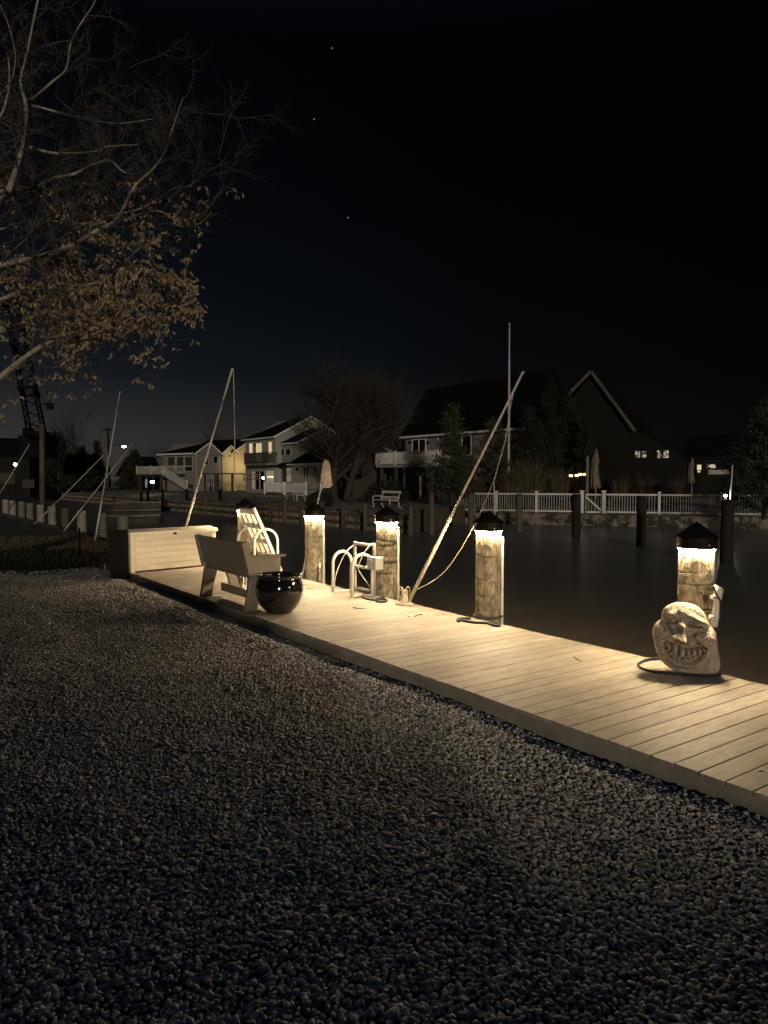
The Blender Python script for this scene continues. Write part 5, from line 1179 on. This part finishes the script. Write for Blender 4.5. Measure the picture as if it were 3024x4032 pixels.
# ------------------------------------------------------------------ closed umbrellas, lamps, poles
def umbrella(px, ytop, ybot, Z, wpx, label, polex=None, ypole=None):
    b = PD(px, ybot, Z); tp = PD(px+4, ytop, Z); t = thing('patio_umbrella', (b.x, b.y, GZ), label, 'umbrella', 'closed patio umbrellas')
    s = Z/F; mb = MB(); n = 24; V = []; prof = [(0, .02), (.04, .16), (.12, .42), (.25, .62), (.34, .78), (.37, .55), (.5, .62), (.7, .72), (.85, .85), (1, .9)]
    for f_, w_ in prof:
        p = tp.lerp(b, f_); p = p+RT*(-6*s*math.sin(f_*3))
        for j in range(n): a = 2*math.pi*j/n; wb = 1+.22*math.sin(6*a+f_*2)*min(1, f_*3); V.append(p+RT*(wpx*.5*w_*s*math.cos(a)*wb)+FW*(wpx*.5*w_*s*math.sin(a)*wb)+Vector((0, 0, -.05*(1+math.sin(5*a)) if f_ == 1 else 0)))
    mb.add(V, [(i*n+j, i*n+(j+1) % n, (i+1)*n+(j+1) % n, (i+1)*n+j) for i in range(len(prof)-1) for j in range(n)], True); mb.build('canopy', 'canvas', t)
    mb = MB(); mb.tube([(b.x, b.y, GZ-.3), (b.x, b.y, tp.z+.05)], .03, 6); mb.build('pole', 'midfence', t); return t
umbrella(2346, 1772, 1918, 45, 40, 'tall closed pale umbrella behind the fence gate')
umbrella(2724, 1806, 1900, 47, 28, 'smaller closed umbrella near the small bright lamp')
a = PD(2313, 1795, 45); c = MB(); c.beam((a.x, a.y, -.4), (a.x, a.y, a.z), .15, .15, up=FW); c.build('cantilever_post', 'canvas', origin=(a.x, a.y, -.4), label='plain post beside the tall closed umbrella', cat='post')
def lampthing(px, py, Z, r, m, label, name='garden_lamp', cat='lamp', group=None, pole=None, box=False):
    p = PD(px, py, Z); t = thing(name, (p.x, p.y, min(p.z, GZ)), label, cat, group)
    mb = MB(); mb.lathe([(0, -r), (r*.8, -r*.6), (r, 0), (r*.8, r*.6), (0, r)], p, 12) if not box else mb.beam(p-RT*r, p+RT*r, r*1.4, r*1.4); mb.build('bulb', m, t)
    mb = MB(); mb.tube([(p.x, p.y, p.z-r), (p.x, p.y, pole if pole is not None else GZ)], .03, 6)
    mb.lathe([(.0, r+.02), (r*1.3, r*.9), (r*1.3, r*.8)], p, 12); mb.build('holder', 'steel', t); return t
lampthing(60, 1829, 45, .10, 'bulbW', 'bright white bulb on a post at the far left, in front of dark houses')
lampthing(600, 1897, 75, .15, 'bulbW', 'square bright dock light below the far deck at left', box=True)
lampthing(1036, 1882, 70, .11, 'bulbW', 'bright globe lamp at the left end of the low white railing')
for k, (x_, y_) in enumerate(((2248, 1873), (2271, 1872), (2285, 1868), (2303, 1868))):
    lampthing(x_, y_, 46, .10, 'winW' if False else 'bulb', ['leftmost of four small amber lanterns in a row', 'second from the left of four small amber lanterns', 'third from the left of four small amber lanterns', 'rightmost of four small amber lanterns, beside the umbrella post'][k], 'lantern', 'lantern', 'amber lanterns in a row', box=True)
t = thing('dock_light', PD(2857, 1960, 30), 'small dazzling dock lamp on the picket fence at right', 'lamp')
mb = MB(); mb.lathe([(0, -.05), (.06, -.02), (.07, .02), (0, .06)], PD(2857, 1953, 30), 10); mb.build('bulb', lampmat('cool bulb', (1, .93, .85), 90), t)
mb = MB(); a = PD(2857, 1962, 30); mb.tube([(a.x, a.y, -1.6), a], .05, 8); mb.build('post', 'farwood', t)
a0, a1 = PD(2876, 1955, 30), PD(2884, 1832, 30); c = MB(); c.tube([(a0.x, a0.y, -.9), a0, a1], [.032, .032, .026], 8); c.build('marker_pole', 'white', origin=(a0.x, a0.y, -.9), label='white marker pole beside the dazzling dock lamp', cat='pole')
a0, a1 = PD(576, 1920, 70), PD(576, 1887, 70); c = MB(); c.tube([a0, a1], [.11, .11], 8); c.build('marker_pole', 'dirtwhite', origin=a0, label='short white marker on the pile beside the square dock light', cat='pole')
# flag pole
a0 = PD(2003, 1762, 46); a1 = PD(2006, 1275, 46); t = thing('flag_pole', (a0.x, a0.y, GZ-.3), 'tall plain white flag pole rising above the dark shrubs', 'flag pole')
c = MB(); c.tube([(a0.x, a0.y, GZ-.4), a0.lerp(a1, .3), a1], [.085, .075, .04], 10); c.build('pole', 'midfence', t); c = MB(); c.lathe([(0, -.06), (.06, 0), (0, .06)], a1, 8); c.build('finial', 'dirtwhite', t)
# utility pole and street lamp
a0 = PD(432, 1900, 130); a1 = PD(425, 1686, 130); t = thing('utility_pole', (a0.x, a0.y, GZ), 'wooden utility pole with a crossarm left of the bright street lamp', 'utility pole')
c = MB(); c.tube([(a0.x, a0.y, GZ), a1], [.2, .14], 8); c.build('pole', 'steel', t); c = MB(); c.beam(PD(403, 1694, 130), PD(446, 1688, 130), .12, .2); c.build('crossarm', 'steel', t)
c = MB(); c.tube([PD(431, 1752, 130), PD(455, 1750, 130), PD(482, 1752, 129)], .05, 6); c.build('lamp_arm', 'steel', t)
c = MB(); p = PD(488, 1755, 129); c.beam(p-RT*.4, p+RT*.4, .3, .16); lh = c.build('lamp_head', 'steel', t); c = MB(); c.lathe([(0, -.36), (.30, -.25), (.40, -.09)], p, 12); c.build('lamp_glass', 'bulbW', lh)
# stars
for px, py, lb in ((1308, 190, 'uppermost faint star high in the sky'), (1237, 470, 'faint star below the uppermost one, left of it'), (1371, 857, 'lowest of the three faint stars')):
    p = PD(px, py, 900); c = MB(); c.lathe([(0, -1), (1, 0), (0, 1)], p, 6); c.build('star', 'star', origin=p, label=lb, cat='star', group='faint stars')
# ------------------------------------------------------------------ crane at left
t = thing('crane', PD(120, 1900, 75), 'black lattice boom crane with cables standing behind the left bank', 'crane')
bpth = [(148, 1722, 72), (128, 1620, 74), (104, 1500, 76), (82, 1380, 78), (60, 1260, 80), (45, 1180, 82)]
q = [PD(*p) for p in bpth]; B0, B1 = q[0], q[-1]; ax = (B1-B0).normalized(); u = RT; v = ax.cross(u).normalized(); hw = .72
c = MB(); n = 26; Lb = (B1-B0).length
cor = [(-1, -1), (1, -1), (1, 1), (-1, 1)]
for a, b in cor: c.beam(B0+u*hw*a+v*hw*b, B1+u*hw*a*.9+v*hw*b*.9, .14, .14)
for k in range(n):
    p = B0+ax*Lb*k/n; p2 = B0+ax*Lb*(k+1)/n
    for i in range(4):
        a, b = cor[i]; a2, b2 = cor[(i+1) % 4]
        if k % 2: a, b, a2, b2 = a2, b2, a, b
        c.beam(p+u*hw*a+v*hw*b, p2+u*hw*a2+v*hw*b2, .07, .07)
    if k % 8 == 0:
        for i in range(4): a, b = cor[i]; a2, b2 = cor[(i+1) % 4]; c.beam(p+u*hw*a+v*hw*b, p+u*hw*a2+v*hw*b2, .4, .25)
c.build('boom', 'steel', t)
c = MB(); c.beam(PD(172, 1592, 74), PD(200, 1590, 74), .25, .2); c.tube([PD(198, 1588, 74), PD(198, 1612, 74)], [.35, .3], 8); c.build('jib_arm', 'steel', t)
c = MB(); c.tube([PD(196, 1588, 74), PD(160, 1430, 76), PD(130, 1300, 78)], .05, 5); c.tube([PD(107, 1690, 74), PD(88, 1500, 76), PD(70, 1330, 78)], .04, 5); c.build('cable', 'steel', t)
c = MB(); a = PD(110, 1700, 74); c.beam(PD(98, 1700, 74), PD(215, 1712, 74), .5, .4); c.tube([PD(110, 1715, 74), PD(110, 1685, 74)], .5, 8); c.beam(PD(100, 1760, 75), PD(200, 1760, 75), 3, 2.2); c.build('cab', 'steel', t)
a0, a1 = PD(166, 1985, 52), PD(165, 1672, 52); c = MB(); c.tube([(a0.x, a0.y, WZ-1), a1], [.2, .18], 10); c.build('spud_pile', 'farwood', origin=(a0.x, a0.y, WZ-1), label='tall dark vertical spud pile rising before the crane', cat='pile')
# dark buildings on the left
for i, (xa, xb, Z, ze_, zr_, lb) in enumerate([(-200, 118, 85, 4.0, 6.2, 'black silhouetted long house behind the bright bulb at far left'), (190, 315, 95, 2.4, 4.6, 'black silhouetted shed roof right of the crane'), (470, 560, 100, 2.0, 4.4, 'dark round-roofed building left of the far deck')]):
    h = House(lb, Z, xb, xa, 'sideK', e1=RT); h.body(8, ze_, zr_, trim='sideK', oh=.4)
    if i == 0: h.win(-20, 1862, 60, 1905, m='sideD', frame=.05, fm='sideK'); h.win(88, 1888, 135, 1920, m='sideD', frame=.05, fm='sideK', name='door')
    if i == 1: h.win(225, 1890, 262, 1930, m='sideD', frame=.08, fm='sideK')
# ------------------------------------------------------------------ trees
def bare(px, Z, ytop, spread, label, seed, m='darkbark', trunks=1, lev=4, r=.22, base=GZ, tw=.9, group='bare winter trees'):
    rg_ = random.Random(seed); b = PD(px, 1950, Z); b.z = base; H = PD(px, ytop, Z).z-base
    t = thing('bare_tree', b, label, 'tree', group); tr = MB(); cr_ = MB()
    sp_ = spread*Z/F
    def grow(p, d, ln, r_, lv, mb):
        n = 4; q = [p]; dd = d.normalized()
        for k in range(n): dd = (dd+Vector((rg_.uniform(-1, 1), rg_.uniform(-1, 1), rg_.uniform(-.3, .7)))*.16).normalized(); q.append(q[-1]+dd*ln/n)
        mb.tube(q, [max(.008, r_*(1-.5*k/n)) for k in range(n+1)], 6 if lv > 1 else 3, cap=False)
        if lv > 0:
            for k in range(1, n+1):
                for _ in range(2):
                    a = rg_.uniform(0, 6.28); s_ = Vector((math.cos(a), math.sin(a), rg_.uniform(.0, .8)))
                    grow(q[k], dd*.45+s_*spread_k, ln*rg_.uniform(.5, .72), r_*.42, lv-1, cr_)
    spread_k = min(1.3, sp_/(H*.5))
    for k in range(trunks):
        a = (k-(trunks-1)/2)
        base_p = b+RT*a*.9; d = Vector((0, 0, 1))+RT*a*.35+FW*rg_.uniform(-.1, .1); grow(base_p, d, H*.52, r, lev-1, tr)
    tr.build('trunk', m, t); cr_.build('crown', m, t); return t
bare(1340, 55, 1420, 300, 'large bare tree with a double trunk before the middle houses', 5, trunks=2, lev=5, r=.30)
bare(270, 105, 1600, 90, 'bare tree silhouette right of the crane', 6, r=.2)
bare(330, 110, 1640, 70, 'smaller bare tree between the crane and the utility pole', 9, r=.15)
bare(590, 115, 1730, 80, 'faint bare tree left of the leftmost house roof', 12, r=.12)
bare(835, 120, 1660, 90, 'bare crown showing over the leftmost house roof', 14, r=.2)
bare(1560, 85, 1560, 160, 'dim bare tree behind the dark cottage', 17, r=.2)
bare(1750, 90, 1480, 170, 'dim bare tree behind the grey house roof', 19, r=.22)
def conifer(px, Z, ytop, wpx, label, seed, m='conifer', base=GZ, n=1500, s=.13, trunkr=.12):
    rg_ = random.Random(seed); b = PD(px, 1950, Z); b.z = base; H = PD(px, ytop, Z).z-base; Rr = wpx*Z/F/2
    t = thing('conifer', b, label, 'tree', 'evergreens on the far bank'); mb = MB(); br_ = MB()
    br_.tube([b, b+Vector((0, 0, H*.9))], [trunkr, .02], 8)
    whorls = int(H*5)
    for k in range(whorls):
        f_ = .06+.94*k/whorls
        for _ in range(5):
            a = rg_.uniform(0, 6.28); ln = Rr*(1-f_)**.75*rg_.uniform(.45, 1.2)+.12
            p0 = b+Vector((0, 0, H*f_+rg_.uniform(-.1, .1))); d = Vector((math.cos(a), math.sin(a), rg_.uniform(.05, .55)))
            br_.tube([p0, p0+d*ln*.8], [.02, .006], 3, cap=False)
            for _ in range(max(4, int(ln*n/28))):
                g_ = rg_.uniform(.25, 1); p = p0+d*ln*g_+Vector((rg_.gauss(0, .13), rg_.gauss(0, .13), rg_.gauss(0, .10)))
                a_ = (d+Vector((rg_.uniform(-.7, .7), rg_.uniform(-.7, .7), rg_.uniform(-.2, .9)))).normalized(); b_ = a_.orthogonal().normalized(); b_ = (Matrix.Rotation(rg_.uniform(0, 6.28), 3, a_) @ b_)
                q = s*rg_.uniform(.6, 1.4); mb.add([p-a_*q*.4, p+b_*q*.28, p+a_*q, p-b_*q*.28], [(0, 1, 2, 3)])
    br_.build('trunk', 'darkbark', t); mb.build('crown', m, t); return t
conifer(1778, 44, 1590, 210, 'tall shaggy conifer in front of the grey house, left of the whip pole', 3)
conifer(1945, 46, 1650, 230, 'second shaggy conifer right of the whip pole', 4)
conifer(2075, 49, 1600, 170, 'black evergreen directly behind the flag pole foot', 36, 'darkgreen')
conifer(2150, 50, 1560, 170, 'black evergreen right of the flag pole', 31, 'darkgreen')
conifer(2225, 52, 1530, 150, 'black evergreen against the dark gable', 32, 'darkgreen')
conifer(2300, 50, 1640, 120, 'lower black evergreen under the gable peak', 33, 'darkgreen')
conifer(3010, 36, 1570, 230, 'broad olive evergreen at the right frame edge', 34, base=-.5, s=.11)
conifer(2900, 44, 1730, 150, 'dim evergreen left of the one at the right frame edge', 35, 'darkgreen', base=-.5)
conifer(230, 90, 1700, 160, 'dark evergreen mass right of the crane foot', 41, 'darkgreen', s=.3, n=700)
conifer(385, 95, 1735, 60, 'small pointed dark evergreen left of the utility pole', 42, 'darkgreen', s=.25, n=700)
conifer(530, 100, 1775, 130, 'dark bushy evergreen under the street lamp', 43, 'darkgreen', s=.3, n=700)
conifer(320, 88, 1760, 130, 'dark evergreen between the shed roof and utility pole', 44, 'darkgreen', s=.3, n=700)
# tall ornamental grasses behind the fence
for k, (px, w_, ytop, Z, lb) in enumerate([(2010, 90, 1830, 45, 'ornamental grass clump under the flag pole'), (2085, 120, 1790, 46, 'tall arching ornamental grass clump right of the flag pole'), (2190, 110, 1830, 47, 'ornamental grass clump left of the amber lanterns'),
                                (2440, 70, 1855, 46, 'thin grass clump right of the closed tall umbrella'), (2560, 90, 1850, 46, 'thin grass clump below the paired glowing windows'), (2650, 60, 1865, 46, 'thin grass clump left of the smaller umbrella')]):
    rg_ = random.Random(60+k); b = PD(px, 1930, Z); b.z = -.45; H = PD(px, ytop, Z).z+.4; mb = MB()
    blades(mb, rg_, b, 420 if k < 3 else 120, H*1.15, w_*Z/F*.35, .45, .014); mb.build('ornamental_grass', 'reed', origin=b, label=lb, cat='grass clump', group='ornamental grasses behind the fence')
# low shrubs on the far lawn edge
for k, (px, Z, w_, h_, lb) in enumerate([(1520, 50, 1.6, 1.3, 'covered dark mound on the lawn behind the nearer white bench'), (1262, 45, .8, .7, 'dark low shrub beside the dip net bag')]):
    rg_ = random.Random(80+k); b = PD(px, 1950, Z); b.z = GZ; mb = MB(); leafball(mb, rg_, (b.x, b.y, GZ+h_*.35), w_, w_, h_*.8, 900, .12); mb.build('shrub', 'darkgreen', origin=b, label=lb, cat='shrub')

# added unseen blocker behind the viewer: keeps the low light off the pebbles
mb = MB(); rgk = random.Random(90); hc = CAM-FW*3.2
mb2 = MB()
for a_, b_, t_ in ((-12, -.25, 1.85), (-.25, .4, 1.4), (.4, .9, 1.1), (.9, 1.4, .85), (1.4, 12, .66)):
    zc_ = (t_-.25)/2; mb2.beam(Vector((hc.x, hc.y, zc_))+RT*a_, Vector((hc.x, hc.y, zc_))+RT*(b_-.002), .6, t_+.25)
mb2.build('light_blocker', 'darkgreen', label='long stepped block added unseen behind the viewer to shade the pebbles', cat='shade clump')
